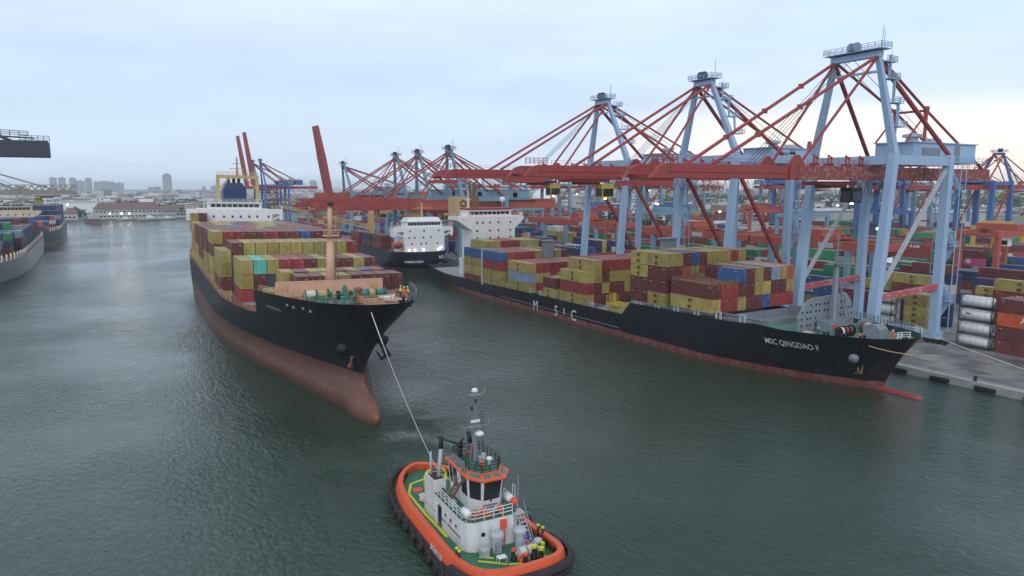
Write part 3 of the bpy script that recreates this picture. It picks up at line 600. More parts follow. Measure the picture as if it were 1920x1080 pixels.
fn = MB(); fn.prism([(-3.2, 150), (3.6, 150), (3.6, 156), (-3.2, 156)], 22, 31.2); fn.prism([(-3.2, 150), (3.6, 150), (3.6, 156), (-3.2, 156)], 31.2, 33.2, top=[(-2.2, 150.5), (2.5, 150.5), (2.5, 155.5), (-2.2, 155.5)])
M['funnelblue'] = paint('funnel_blue', (.025, .05, .15), .5, .2); fn = fn.build('funnel', 'funnelblue', S1)
q = MB(); [q.tube((x, 152.5, 33), (x, 152.5, 34.8), .5, n=10) for x in (-1.4, .2, 1.7)]; q.build('exhaust_pipe', 'black', fn)
q = MB()
for x in (-5.3, 6.0): q.bar((x, 144, 27.2), (x, 144, 34.6), .9)
q.bar((-5.75, 144, 35), (6.45, 144, 35), 1.0, 1.0); q.bar((-5.3, 144, 31), (-2, 144, 34.7), .4); q.bar((6.0, 144, 31), (2.7, 144, 34.7), .4)
q.rail([(-5.5, 143.6, 35.5), (6.3, 143.6, 35.5)], 1.0, .04, 1.5); q.build('radar_gantry', 'tan', S1)
q = MB(); q.tube((.3, 144, 35.4), (.3, 144, 41), .4, .2, 8); q.bar((-1.8, 144, 37.5), (2.4, 144, 37.5), .2); q.bar((-1.2, 144, 39), (1.8, 144, 39), .18); q.build('radar_mast', 'tan', S1)
q = MB(); q.tube((-9.2, 146, 25), (-9.2, 146, 31), .3, .25, 8); q.lathe((-9.2, 146, 31), [(.4, 0), (.6, .4), (.4, .9), (.1, 1.1)], 10); q.build('aerial_mast', 'lgrey', S1)
# ================================================================ SHIP TWO: laden ship alongside
S2 = thing('container_ship', (106.3, 57.5, 0), 'black laden container ship with big white letters moored along the quay under the cranes', 'container ship')
M2 = Matrix.Translation((106.3, 57.5, 0))
stem2 = [(-1.2, 8.2), (0, 7.2), (3, 6.0), (6, 4.4), (9.3, 2.3)]
deck2 = [(2.3, 9.3), (6, 9.05), (13, 8.8), (19, 8.6), (24, 8.9), (28, 8.5), (45, 8.1), (57.6, 7.9), (58.4, 5.1), (90, 4.9), (122, 4.5), (150, 4.4), (172, 5.0)]
h2, b2, zd2, s02 = make_hull(S2, 'hull_laden', 172, 10.9, stem2, [(0, 38), (5, 33), (9, 27)], [(0, .80), (5, .60), (9, .42)], deck2, [(0, 12), (2, 5), (4, 1), (6, 0)], 34, .6, nu=110, nz=26)
q = MB(); vs = []
bu = [(-.3, .2), (0, .62), (1, .8), (3, .85), (6, .8), (9, .6)]
n = 12
for s, r in bu: vs += [(r * math.cos(2 * math.pi * k / n), s + 1.0, .0 + .62 * r * math.sin(2 * math.pi * k / n)) for k in range(n)]
q.add(vs, [(j * n + k, j * n + (k + 1) % n, (j + 1) * n + (k + 1) % n, (j + 1) * n + k) for j in range(len(bu) - 1) for k in range(n)] + [tuple(range(n - 1, -1, -1))])
M['bulbred'] = paint('bulb_red', (.28, .05, .042), .5, .2); q.build('bulbous_bow', 'bulbred', S2, True)
deck_sheet(S2, 'deckgreen', b2, lambda s: zd2(s) - .75, 3.2, 25, name='forecastle_deck')
deck_sheet(S2, 'grey', b2, lambda s: 7.2, 25, 58, name='fore_deck'); deck_sheet(S2, 'hatch', b2, lambda s: 3.7, 57.5, 170, name='main_deck', n=60)
q = MB(); q.box((-9.6, 57.7, 3.7), (10.4, 71.0, 4.6)); q.build('hatch_cover', 'hatch', S2)
# hold coaming open to the sky
q = MB()
for a, c in (((-8.4, 24.2, 7.2), (9.6, 24.6, 9.0)), ((-8.4, 32.8, 7.2), (9.6, 33.2, 8.6)), ((-8.4, 24.6, 7.2), (-8.0, 32.8, 9.0)), ((9.2, 24.6, 7.2), (9.6, 32.8, 9.3))): q.box(a, c)
for k in range(12): q.box((9.05, 25 + k * .65, 7.25), (9.2, 25.12 + k * .65, 9.2)); q.box((-8.0 + k * 1.5, 24.6, 7.25), (-7.9 + k * 1.5, 24.75, 9))
q.box((-8.6, 24.0, 9.0), (-7.9, 33.2, 9.12)); q.build('hatch_coaming', 'grey', S2)
def frame_pair(h_):
    q = MB(); [q.box((0, dx, -.2), (.3, dx + .34, h_)) for dx in (0, 1.0)]; q.box((0, 0, h_ - .02), (.3, 1.34, h_ + .2)); return q
f1 = frame_pair(1.15).build('support_frame', 'lgrey', S2); f2 = frame_pair(.85).build('support_frame', 'lgrey', S2)
for k in range(19):
    y = 26 + k * 5.4; z = zd2(y); b0_ = f1 if y < 57 else f2
    o = b0_ if (k == 0 or b0_ is f2 and abs(y - 58.4) < 2.8) else b0_.copy()
    if o is not b0_: C.objects.link(o); o.parent = S2
    o.location = (-b2(y, z) + .05, y, z)
q = MB(); q.box((-10.95, 122.2, 3.8), (-10.3, 123.1, 14.3)); q.box((-10.3, 122.3, 13.9), (8.5, 122.9, 14.2)); q.build('lashing_bridge', 'lgrey', S2)
q = MB(); q.rail([(-b2(s, zd2(s)) + .1, s, zd2(s)) for s in [58.8 + 5 * k for k in range(20)]], 1.0, .03, 2.5)
q.rail([(-b2(s, zd2(s)) + .1, s, zd2(s)) for s in [25 + 5 * k for k in range(7)]], .45, .03, 2.5, rows=1); q.build('side_rail', 'lgrey', S2)
q = MB(); q.rail([(b2(s, zd2(s)) - .12, s, zd2(s)) for s in [2.5, 3, 4, 6]], 1.0, .04, .9); q.rail([(-b2(s, zd2(s)) + .12, s, zd2(s)) for s in [2.5, 2.8, 3.4]], 1.0, .04, .7); q.build('bow_rail', 'white', S2); q = MB(); q.rail([(b2(s, zd2(s)) - .12, s, zd2(s)) for s in [6, 9, 12, 15, 18, 21]], 1.15, .05, .8); q.build('bow_rail', 'grey', S2)  # far-side rail is grey instead of white: its shade is put into the colour
# breakwater with round holes: dark discs recessed in a thick plate
q = MB(); P = [(-7.0, 8.0), (-7.0, 10.4), (-5.2, 12.9), (-3.4, 13.4), (5.2, 13.8), (6.6, 12.4), (7.6, 10.6), (7.6, 8.0)]; q.extr(P, 1, 18.0, 18.5)
bw = q.build('breakwater', 'grey', S2)
hole = None
for r_ in range(4):
    for k in range(13):
        x = -6.3 + k * 1.1 + (.22 if k % 2 else 0); z = 9.0 + r_ * 1.12
        if x > 7 or (z > 12.0 and (x < -4.6 or x > 5.4)): continue
        if -2.6 < x < 2.2 and z < 10.2: continue
        if hole is None: m = MB(); m.tube((0, 17.95, 0), (0, 17.995, 0), .2, n=9); hole = m.build('opening', 'glass', bw); o = hole
        else: o = hole.copy(); C.objects.link(o); o.parent = bw
        o.location = (x, 0, z)
q = MB(); q.box((-2.8, 15.2, 8.0), (2.6, 17.7, 9.8)); hs = q.build('mast_house', 'grey', S2)
q = MB(); q.torus((-1.6, 15.1, 8.95), .36, .09, 'y', 14, 6); q.build('life_ring', 'lifered', hs)
# foremast
q = MB(); mx, my = -.3, 16.4; q.bar((mx, my, 9.8), (mx, my, 20.4), .8, .8, w2=.6, h2=.6); q.bar((mx, my, 20.4), (mx, my, 24), .2); q.bar((mx - 1.4, my, 21.5), (mx + 1.4, my, 21.5), .12); q.bar((mx - 1, my, 22.6), (mx + 1, my, 22.6), .1)
fm = q.build('foremast', 'grey', S2)
q = MB(); q.cbox((mx, my - .2, 19.4), (2.9, 2.0, .14)); q.rail([(mx - 1.4, my - 1.1, 19.4), (mx + 1.4, my - 1.1, 19.4)], .9, .04, .8); q.cbox((mx + .7, my - .3, 19.9), (.7, .6, .9)); q.build('platform', 'grey', fm)
q = MB(); q.bar((mx, my, 18.5), (mx + 4.2, my + .6, 9.2), .16); q.bar((mx, my, 18.5), (mx + 2.6, my - 1.5, 9.4), .14); q.build('stay', 'grey', fm)
q = MB(); q.bar((mx - .75, my - .5, 9.6), (mx - .75, my - .5, 19), .06); q.bar((mx - .4, my - .5, 9.6), (mx - .4, my - .5, 19), .06); [q.bar((mx - .75, my - .5, 9.6 + .4 * k), (mx - .4, my - .5, 9.6 + .4 * k), .05) for k in range(24)]; q.build('ladder', 'lgrey', fm)
# bow fittings
winch(-3.2, 12.2, 8.0, .8, ['rope', 'rust', 'rust'], 'dark mooring winch with rusty drums left of centre on the moored ship bow', M2, mat='black', w=2.0)
t = winch(.6, 10.0, 8.2, 1.2, ['rope', 'rust'], 'large winch with white rope drums before the grey bow locker of the moored ship', M2, mat='grey', w=1.4); t.matrix_world = M2 @ Matrix.Translation((1.2, 11.0, 8.0)) @ Matrix.Rotation(R(60), 4, 'Z') @ Matrix.Scale(1.05, 4)
q = MB(); q.extr([(5.0, 8.3), (8.3, 8.3), (8.3, 10.9), (6.0, 11.5), (5.0, 10.6)], 0, -1.3, 1.4); o = q.build('deck_locker', 'grey'); o.matrix_world = M2 @ Matrix.Translation((-1.6, 2.6, 1.3)) @ Matrix.Scale(.82, 4); tag(o, 'grey steel locker with a sloping top on the moored ship bow', 'locker')
for k, (x, y) in enumerate(((-7.4, 12.5), (-4.8, 8.0), (-6.4, 10.2), (.6, 4.6))): bitts(x, y, 8.3, M2, ('black twin bollards at the near rail left of the moored ship bow deck', 'black twin bollards before the locker on the moored ship bow deck', 'black twin bollards near the middle of the moored ship bow deck', 'black twin bollards closest to the white bow railing of the moored ship')[k], 'black', 1.1)
def ropepile(x, y, z, r, pm, label, mat='rope'):
    q = MB()
    for k in range(7):
        a = rnd.random() * 6.3; d = rnd.random() * r * .4; q.torus((math.cos(a) * d, math.sin(a) * d, .1 + .09 * k), r * rnd.uniform(.4, .7), .09, 'z', 14, 5)
    o = q.build('rope_pile', mat, None, True); o.matrix_world = pm @ Matrix.Translation((x, y, z)); tag(o, label, 'rope')
ropepile(-7.4, 15.6, 7.95, 1.2, M2, 'heap of pale mooring rope beside the left foot of the perforated breakwater'); ropepile(-2.6, 9.4, 8.1, 1.3, M2, 'tangle of brown mooring rope before the winches of the moored ship', 'tan')
person((-1.2, 5.4, 8.25), R(120), 'vest', 'person in orange coverall standing right of the grey locker on the moored ship bow', M2)
person((-8.2, 13.4, 8.0), R(40), 'navy', 'person in dark clothes standing by the left rail of the moored ship bow', M2)
wrap_text('MSC QINGDAO F', 1.4, 'marktext', S2, b2, 22.4, 5.75, sx=.80)
for ch, s_, z_ in (('M', 94.5, .85), ('S', 84.6, .85), ('C', 77.6, .85)): wrap_text(ch, 3.6, 'marktext', S2, b2, s_, z_, sx=.9)
q = MB(); q.box((-10.98, 80.5, 1.6), (-10.91, 80.75, 3.2)); q.build('draught_mark', 'marktext', S2)
q = MB(); q.box((-11.02, 60, 1.9), (-10.92, 112, 2.02)); q.build('rubbing_strake', 'grey', S2)
q = MB(); a_ = Vector((-b2(9.5, 5.2), 9.5, 5.2)); q.tube(a_ + Vector((1, .4, .5)), a_ + Vector((-.5, -.3, -.2)), .9, .7, n=12); q.build('hawse_pipe', 'grey', S2, True)
anchor(M2 @ Matrix.Translation((-b2(9.3, 2.8) - .5, 9.2, 2.6)) @ Euler((0, R(16), R(62))).to_matrix().to_4x4(), 'rusty anchor hanging from the hawse pipe of the moored ship bow', 'rust', .8)
# containers
SH2 = 'the moored ship'; G2 = 'containers stacked on the moored ship'
X2 = -10.9; PT = 2.22
bay(M2, X2, 33.5, 14.2, ['MY', 'RR', 'RR', 'MY', 'MM', 'YM', 'YB', 'MR', 'MR', 'YR'], 40, 'foremost', SH2, G2, pitch=PT)
bay(M2, X2 + 4 * PT, 33.5, 16.8, ['M', 'Y', 'M', 'G', 'Y', 'O'], 40, 'foremost raised', SH2, G2, False, pitch=PT)
container(M2 @ Matrix.Translation((X2 + 3 * PT, 33.6, 14.25)), 20, 'B', 'small blue container on the platforms at the front of the moored ship', G2)
t_ = 18.95
bay(M2, X2, 45.8, t_, ['YMMY', 'YM', 'MO', 'BY', 'M', 'Y', 'Y', 'Y', 'R', 'Y'], 20, 'second', SH2, G2, pitch=PT, ahead=lambda x: 14.2 if x < -3 else 16.7)
bay(M2, X2, 51.2, t_, ['YYMM', 'Y', 'M', 'B', 'Y', 'Y', 'M', 'Y', 'M', 'Y'], 20, 'third', SH2, G2, pitch=PT, ahead=lambda x: 30)
bay(M2, X2, 71.8, 15.2, ['.YRY', 'YYMM', 'RMYM', 'RYRY', 'RYMM', 'RYYM', 'R', 'M', 'R', 'Y'], 40, 'fourth', SH2, G2, pitch=PT)
bay(M2, X2, 84.8, 9.8, ['MY', 'YM'], 20, 'narrow low', SH2, G2, pitch=PT, ahead=lambda x: 30)
bay(M2, X2, 96.7, 12.3, ['YGY', 'RYR', 'RYM', 'RRY', 'RYM', 'M', 'R', 'R', 'M', 'Y'], 40, 'fifth', SH2, G2, pitch=PT)
bay(M2, X2, 111.3, 14.0, ['BRYY', 'OMYY', 'RM', 'R', 'R', 'Y', 'Y', 'M', 'Y', 'M'], 40, 'sixth', SH2, G2, pitch=PT, ahead=lambda x: 12.3)
bay(M2, X2, 123.4, 14.0, ['BYYM'], 40, 'outer aft', SH2, G2, pitch=PT, ahead=lambda x: 30)
bay(M2, X2 + PT, 123.4, 16.2, ['Y', 'Y', 'R', 'R', 'R', 'Y', 'Y', 'Y', 'M'], 40, 'aftmost', SH2, G2, False, pitch=PT, ahead=lambda x: 13.9)
# collapsed flat racks on top of the front bay
fr = None
for k, x in enumerate((X2, X2 + PT, X2 + 2 * PT)):
    if fr is None:
        q = MB(); q.box((0, 0, 0), (2.2, C40, .12))
        for y in (0, C40 - .3): q.box((0, y, .12), (.3, y + .3, .6)); q.box((1.9, y, .12), (2.2, y + .3, .6)); q.box((.3, y, .3), (1.9, y + .2, .55))
        for j in range(12): q.box((0, .6 + j * .82, .12), (.12, .75 + j * .82, .38)); q.box((2.08, .6 + j * .82, .12), (2.2, .75 + j * .82, .38))
        fr = q.build('flat_rack', 'rust'); o = fr
    else: o = fr.copy(); C.objects.link(o)
    o.matrix_world = M2 @ Matrix.Translation((x, 33.5, 14.22)); tag(o, ('folded rusty flat rack at the left edge of the front container bay', 'folded rusty flat rack second from the left edge of the front bay', 'folded rusty flat rack beside the small blue container of the front bay')[k], 'flat rack', 'flat racks on the front bay')
# vent posts, deck crane remnant
for x, y, z0, z1, w in ((3.4, 109.8, 4, 16.8, 2.7), (6.2, 64, 4, 20.2, 3.0)):
    q = MB(); q.prism([(x - w / 2, y - 1), (x + w / 2, y - 1), (x + w / 2, y + 1), (x - w / 2, y + 1)], z0, z1); q.box((x - w / 2 - .5, y - 1.4, z1), (x + w / 2 + .5, y + 1.4, z1 + .25))
    [q.bar((x - w / 2 + k * w / 4, y - 1.05, z0), (x - w / 2 + k * w / 4, y - 1.05, z1), .15) for k in range(5)]; q.build('crane_pedestal', 'grey', S2)
q = MB(); q.box((-9.6, 58.6, 4.7), (-5.8, 67.0, 5.4)); q.box((-9.4, 59.0, 5.9), (-5.9, 66.5, 6.5))
for x in (-9.2, -6.2):
    for y in (59.3, 62.5, 66): q.box((x - .15, y - .15, 5.4), (x + .15, y + .15, 5.9))
q.bar((-8, 65, 6.5), (-7.2, 66.5, 8.3), .3); q.rail([(-9.4, 66.3, 6.5), (-6, 66.3, 6.5)], 1.4, .06, .8); o = q.build('spreader_frame', 'yellow'); o.matrix_world = M2; tag(o, 'yellow lifting spreader lying on the deck gap of the moored ship', 'spreader')
# superstructure
ph2 = [(x, z) for z in (20.9, 18.4, 16.1) for x in (-4.6, -2.6, -.1, 2.9, 7.3) if not (z < 20 and x == -2.6)]
M['whitewarm'] = paint('weathered_white', (.76, .74, .73), .5, .2, (.48, .30, .22), .5)
superstructure(S2, 'whitewarm', -6.2, 8.9, 137.5, 7.5, 4, 22.8, -11.4, 12.4, (-7.2, 8.0), 24.5, ph2, flare=4.2, roof='red', wind_n=9)
q = MB(); q.box((-10.6, 136.2, 5), (-9.0, 138.2, 10.5)); q.build('stair_house', 'whitewarm', S2)
q = MB(); q.box((-5.2, 151, 20), (-.2, 157, 28.6)); fn = q.build('funnel', 'tan', S2); q = MB(); q.torus((-2.7, 150.9, 26.6), .95, .22, 'y', 16, 6); q.build('emblem', 'darktext', fn)
q = MB(); q.box((.6, 152, 20), (3.6, 156, 29)); [q.tube((x, 154, 29), (x, 154, 33.5), .55, n=8) for x in (1.3, 2.8)]; q.build('exhaust_stack', 'rust', S2)
q = MB(); q.lathe((5.8, 140, 25.4), [(.15, 0), (.15, 1.6), (.8, 2.0), (.9, 2.8), (.5, 3.4), (.1, 3.5)], 12); q.build('radome', 'white', S2, True)
q = MB(); q.tube((-6.4, 140, 24.7), (-6.4, 140, 31), .25, .12, 8); q.bar((-7.6, 140, 28), (-5.2, 140, 28), .12); q.build('radar_mast', 'white', S2)
# ================================================================ SHIP THREE, stern towards us
S3 = thing('container_ship', (104.8, 240, 0), 'navy feeder ship seen from its stern between the towed and the moored ship', 'container ship')
M3 = Matrix.Translation((104.8, 240, 0))
h3, b3, zd3, s03 = make_hull(S3, 'hull_navy', 118, 10.8, [(-1.2, 5), (0, 4), (2, 1.6), (4, .5), (9, 0)], [(0, 30), (4, 14), (9, 7)], [(0, .7), (4, .5), (9, .45)], [(0, 8.3), (30, 8.0), (100, 8.2), (118, 10)], [(0, 6), (9, 0)], 30, .05, nu=50, nz=16)
deck_sheet(S3, 'deckred', b3, lambda s: 7.6, 1, 116, name='main_deck')
ph3 = [(x, 15.6) for x in (-5.0, .6, 6.5)] + [(x, 13.2) for x in (-5.4, -3.2, .3, 3.4)] + [(x, 10.9) for x in (-4.4, -.6, 1.4, 6.0)]
superstructure(S3, 'white', -7.4, 8.9, 5, 10, 7.6, 17.0, -11.6, 12.6, (-6.0, 8.3), 19.0, ph3, flare=0, wind_n=11)
q = MB(); q.prism([(-5.7, 5.8), (8.1, 5.8), (8.1, 12), (-5.7, 12)], 19.2, 20.6, top=[(-4.9, 6.8), (7.3, 6.8), (7.3, 11.4), (-4.9, 11.4)]); q.build('roof_house', 'white', S3)
wrap_text('NORTHERN', .95, 'marktext', S3, lambda s, z: 0, 0, 0) if False else None
text_obj('TORRES STRAIT', 1.0, 'marktext', S3, (-8.6, 2.2, 4.3), (R(90), 0, R(-18)), .02); text_obj('RCL', 1.5, 'marktext', S3, (4.2, -.2, 5.6), (R(90), 0, R(24)), .05)
q = MB(); q.tube((1.5, 9, 20.5), (1.5, 9, 26), .5, .3, 8); q.bar((-2, 9, 24), (5, 9, 24), .25); q.build('radar_mast', 'tan', S3)
q = MB(); q.box((-1, 14, 17), (3.5, 18, 23)); q.build('funnel', 'tan', S3)
q = MB(); q.lathe((0, 0, 0), [(.2, -2.9), (.9, -2.3), (1.25, -1), (1.3, 1), (1.0, 2.3), (.2, 2.9)], 10); o = q.build('lifeboat', 'orange_red', None, True); o.matrix_world = M3 @ Matrix.Translation((-9.4, 6, 10.6)) @ Euler((R(75), 0, 0)).to_matrix().to_4x4(); tag(o, 'orange lifeboat hung beside the white house of the navy feeder ship', 'lifeboat')
for k, (x, z) in enumerate(((-5.5, 8.6), (-3.2, 8.6), (.2, 8.6), (6.3, 8.6), (7.4, 9.2))):
    q = MB(); q.lathe((0, 0, 0), [(.18, -.1), (.2, .1), (.08, .2)], 8); o = q.build('flood_lamp', 'lampw'); o.matrix_world = M3 @ Matrix.Translation((x, 4.6, z)); tag(o, ('lit white flood lamp leftmost on the stern deck of the navy feeder', 'lit white flood lamp second from left on the navy feeder stern', 'lit white flood lamp in the middle of the navy feeder stern', 'lit white flood lamp second from right on the navy feeder stern', 'lit white flood lamp rightmost on the navy feeder stern')[k], 'lamp', 'lit lamps on the feeder stern')
# containers forward on ship three
cs = [(-10.4, 22, 'M'), (-10.4, 34, 'D'), (-8.1, 22, 'M'), (-8.1, 34, 'M'), (-10.4, 48, 'R')]
for k, (x, y, c_) in enumerate(cs):
    for z in (8.1, 10.7):
        container(M3 @ Matrix.Translation((x, y, z)), 40, c_ if z > 9 else 'M', f"{COL[c_ if z > 9 else 'M'][1]} container {('in the lower', 'in the upper')[z > 9]} tier, {OT[k]} stack left of the navy feeder house", 'containers on the navy feeder ship')
# deck cranes (geared ship): tan posts with jibs swung out
for k, (x, y, zt, tip) in enumerate(((97.4, 281, 24.5, (88, 420, 21.5)), (97, 327, 25.8, (92, 396, 24.5)))):
    t = thing('deck_crane', (x, y, 7.6), ('tan ship crane nearer the white house with its long jib lying left', 'tan ship crane farther along the feeder with its jib lying left')[k], 'crane')
    q = MB(); q.prism([(-1.2, -1.2), (1.2, -1.2), (1.2, 1.2), (-1.2, 1.2)], 0, zt - 7.6, top=[(-1.0, -1.0), (1.0, -1.0), (1.0, 1.0), (-1.0, 1.0)]); q.build('post', 'tan', t)
    d = Vector((tip[0] - x, 26, 0)); d = Vector((-33, 8, 3.4)) if k == 0 else Vector((-26, -18, 0))
    j0 = Vector((-1.0, .8, 8.0 if k == 0 else 13.3)); j1 = j0 + d + Vector((0, 0, 5.5))
    q = MB()
    for o_ in (-.7, .7): q.bar(j0 + Vector((0, 0, o_)), j1 + Vector((0, 0, o_ * .5)), .4)
    for i in range(9): p0 = j0.lerp(j1, i / 9); p1 = j0.lerp(j1, (i + 1) / 9); f = 1 - .5 * i / 9; q.bar(p0 + Vector((0, 0, -.7 * f)), p1 + Vector((0, 0, .7 * f)), .2)
    q.build('jib', 'tan', t)
    q = MB(); q.bar((-.8, .5, zt - 8), j1, .09); q.build('luffing_wire', 'black', t)
    q = MB(); q.box((-2.2, -1.0, j0.z - 1.3), (-1.1, 1.0, j0.z + 1.3)); q.build('operator_cab', 'tan', t)
# ================================================================ quay cranes
def quay_crane(Y0, Y1, mats, label, group=None, base=121.5, k=1., zu=33.6, up=False, wide=False, tip=-49.5, back=26, lean=3.2, g=21, zb=36.8, za=55, diag='red', name='quay_crane', detail=True, leg_w=1.9, dz=0, jibshift=None, reach_cab=-30, ang=0, gh=2.4, blunt=False, stays=(-36.5, -16)):
    BL, RD, RR = mats
    D = Y1 - Y0; t = thing(name, (base, Y0, 1.1), label, 'crane', group, (0, 0, R(ang)))
    z0 = 0; zu -= 1.1; zb -= 1.1; za -= 1.1; yc = D / 2; hb = 3.1
    def P(mb, nm, mat, par=t): return mb.build(nm, mat, par)
    for y in (0, D):
        q = MB(); q.bar((0, y, 1.6), (lean, y, zb + 1.2), leg_w, leg_w, w2=leg_w * .78, h2=leg_w * .78); P(q, 'leg', BL)
        q = MB(); q.bar((g, y, 1.6), (g, y, zb + 1.2), leg_w * .86, leg_w * .86); P(q, 'leg', BL)
        q = MB(); q.bar((lean * .27, y, 10.6), (g, y, 11.4), .8, 1.05); P(q, 'portal_beam', 'stripe' if wide else RD)
        q = MB(); q.bar((lean, y, zb), (g, y, zb), 1.1, 1.7); P(q, 'top_beam', BL)
        q = MB()
        if wide: q.bar((lean * .33, y, 11.0), (g - .5, y, zb - 1.5), .6); P(q, 'diagonal_brace', 'lgrey')
        else: q.bar((lean * .9, y, zb - 1.5), (g - .5, y, 11.0), .68); P(q, 'diagonal_brace', RD)
    for x, z in ((lean, zb), (g, zb)):
        q = MB(); q.bar((x, 0, z), (x, D, z), 1.1, 1.6); P(q, 'cross_beam', BL)
    for x in (0, g):
        q = MB(); q.bar((x, -1.5, 1.7), (x, D + 1.5, 1.7), 1.3, 1.5); P(q, 'sill_beam', BL)
        for y in (-.6, D + .6):
            q = MB(); q.box((x - .6, y - 2.3, .35), (x + .6, y + 2.3, 1.0))
            for j in range(4): q.tube((x - .25, y - 1.7 + j * 1.13, .4), (x + .25, y - 1.7 + j * 1.13, .4), .4, n=10)
            P(q, 'bogie', 'black')
    # A frame
    ya, yb = ((D * .13, D * .64) if wide else (D * .37, D * .63)); xa = lean - 3.4 if wide else lean - 2.2
    for y, yy in ((0, ya), (D, yb)):
        q = MB(); q.bar((lean, y, zb + 1), (xa, yy, za), 1.25, 1.25, w2=.85, h2=.85); P(q, 'mast_leg', BL)
        q = MB(); q.tube((xa, yy, za - .8), (g, y * (1 if wide else .72) + (0 if wide else D * .14), zb + 1.2), .42, n=8); P(q, 'backstay', RD)
    q = MB(); q.bar((xa, ya - .6, za), (xa, yb + .6, za), 1.3, 1.0); q.bar((xa, ya, za - 3), (xa, yb, za - 3), .5, .4); q.cbox((xa, (ya + yb) / 2, za + .8), (3.0, yb - ya + 3.0, .1))
    hd = P(q, 'head_beam', BL)
    q = MB(); x_, a_, b_ = 1.5, ya - 1.5, yb + 1.5
    q.rail([(xa - x_, a_, za + .9), (xa + x_, a_, za + .9), (xa + x_, b_, za + .9), (xa - x_, b_, za + .9), (xa - x_, a_, za + .9)], 1.0, .04, 1.3); q.bar((xa + 1, ya, za + 1), (xa + 1, ya, za + 5), .08); q.bar((xa, ya - 1, za + 1), (xa, ya - 1, za + 4), .08)
    q.build('railing', BL, hd)
    q = MB()
    for y in ((ya + yb) / 2 - .1, (ya + yb) / 2 + 1.0): q = MB(); q.tube((xa - .2, y - .25, za + 1.7), (xa - .2, y + .25, za + 1.7), .95, n=14); q.build('sheave', 'black' if not wide else 'grey', hd)
    # girder over the legs and boom
    hx = -16.5
    for y in (yc - hb, yc + hb):
        q = MB(); q.box((hx + .1, y - .55, zu), (g + back, y + .55, zu + gh)); gd = P(q, 'girder', RR)
        if not up:
            q = MB(); q.box((tip + (0 if blunt else 3), y - .5, zu + .15), (hx, y + .5, zu + gh - .1)); blunt or q.extr([(tip, zu + .15), (tip + 3, zu + .15), (tip + 3, zu + 2.3), (tip + 1.6, zu + 1.9)], 1, y - .5, y + .5); q.bar((tip + 3, y - .55, zu + 1.1), (hx, y - .55, zu + 1.1), .12, .18)
            P(q, 'boom', RD)
        else:
            hxx = up[0]; d = Vector((up[1], 0, up[2])); a = Vector((hxx, y, zu + 1)); q = MB(); q.bar(a, a + d * .62, 1.9, 5.0); q.bar(a + d * .62, a + d, 1.9, 4.0, w2=1.5, h2=2.0); P(q, 'boom', RD)
    for x in ((tip + 1, hx - 2, hx + 2) if not up else (hx + 2,)) + (g + 4, g + back - .6): q = MB(); q.box((x - .4, yc - hb + .6, zu + .6), (x + .4, yc + hb - .6, zu + 1.6)); P(q, 'cross_tie', RD)
    if not up:
        q = MB(); blunt or q.cbox((tip + 1.5, yc, zu - .7), (4.5, 2 * hb + 2.0, .8)); q.rail([(tip, yc - hb - .5, zu + gh), (tip + 5, yc - hb - .5, zu + gh)], 1.2, .05, 1.0); blunt and q.bar((tip + 2.5, yc - hb, zu + gh + .7), (tip + 14, yc - hb, zu + gh + 1.2), .35, .3); blunt and q.rail([(tip + 3.5, yc - hb, zu + gh + .9), (tip + 14, yc - hb, zu + gh + 1.3)], 1.1, .06, 1.5); P(q, 'boom_tip', RD)
        q = MB(); q.box((hx - 2.5, yc - hb - .9, zu - .1), (hx - 1.2, yc - hb - .56, zu + 2.7)); P(q, 'hinge_plate', RD)
        for y_ in (yc - hb, yc + hb): q = MB(); q.extr([(hx - 2.2, zu + 2.4), (hx + 2.2, zu + 2.4), (hx + .3, zu + 4.2), (hx - .4, zu + 4.2)], 1, y_ - .3, y_ + .3); P(q, 'hinge', RD)
        for y, yy in ((yc - hb, ya), (yc + hb, yb)):
            for xs, r in ((stays[0], .30), (stays[1], .26)):
                q = MB(); q.tube((xs, y, zu + 2.3), (xa, yy, za - .3), r, n=7)
                if wide and xs < -20:
                    for f in (.25, .5, .75): p = Vector((xs, y, zu + 2.3)).lerp(Vector((xa, yy, za - .3)), f); q.cbox(p, (.9, .5, .8))
                P(q, 'forestay', RD)
        q = MB(); q.rail([(hx + 2, yc - hb - .6, zu + 2.4), (g + back - 2, yc - hb - .6, zu + 2.4)], 1.1, .035, 2.2); q.rail([(tip + 6, yc - hb - .5, zu + 2.3), (hx - 3, yc - hb - .5, zu + 2.3)], .9, .025, 4, rows=2); P(q, 'walkway_rail', RD)
        q = MB()
        for o_ in (-1.2, -.4, .5, 1.3): q.bar((stays[0] + 12, yc + o_, zu + 2.4), (xa, yc + o_, za), .07)
        for o_ in (-1, 1): q.bar((g + 6, yc + o_, zb + 4.5), (xa, yc + o_, za), .07)
        P(q, 'hoist_wire', 'black')
    for y, yy in ((yc - hb, ya), (yc + hb, yb)):
        mid = Vector((g + .3, y, zu + 13.6)) if wide else None
        q = MB()
        if wide: q.tube((xa, yy, za - .3), mid, .27, n=7); q.tube(mid, (g + back - 2, y, zu + 2.4), .27, n=7); q.tube(mid, (g + .3, y, zb + 1), .33, n=7); q.tube(mid + Vector((0, 0, -.5)), (lean + 12, y, zb + 4), .2, n=6); q.cbox(mid, (1.0, .6, 1.6))
        else: q.tube((xa, yy, za - .3), (g + back * .42, y, zb + 3), .26, n=7)
        P(q, 'rear_stay', RD)
    if wide: q = MB(); q.tube((g + .3, yc - hb, zu + 13.6), (g + .3, yc + hb, zu + 13.6), .25, n=7); P(q, 'stay_spreader', RD)
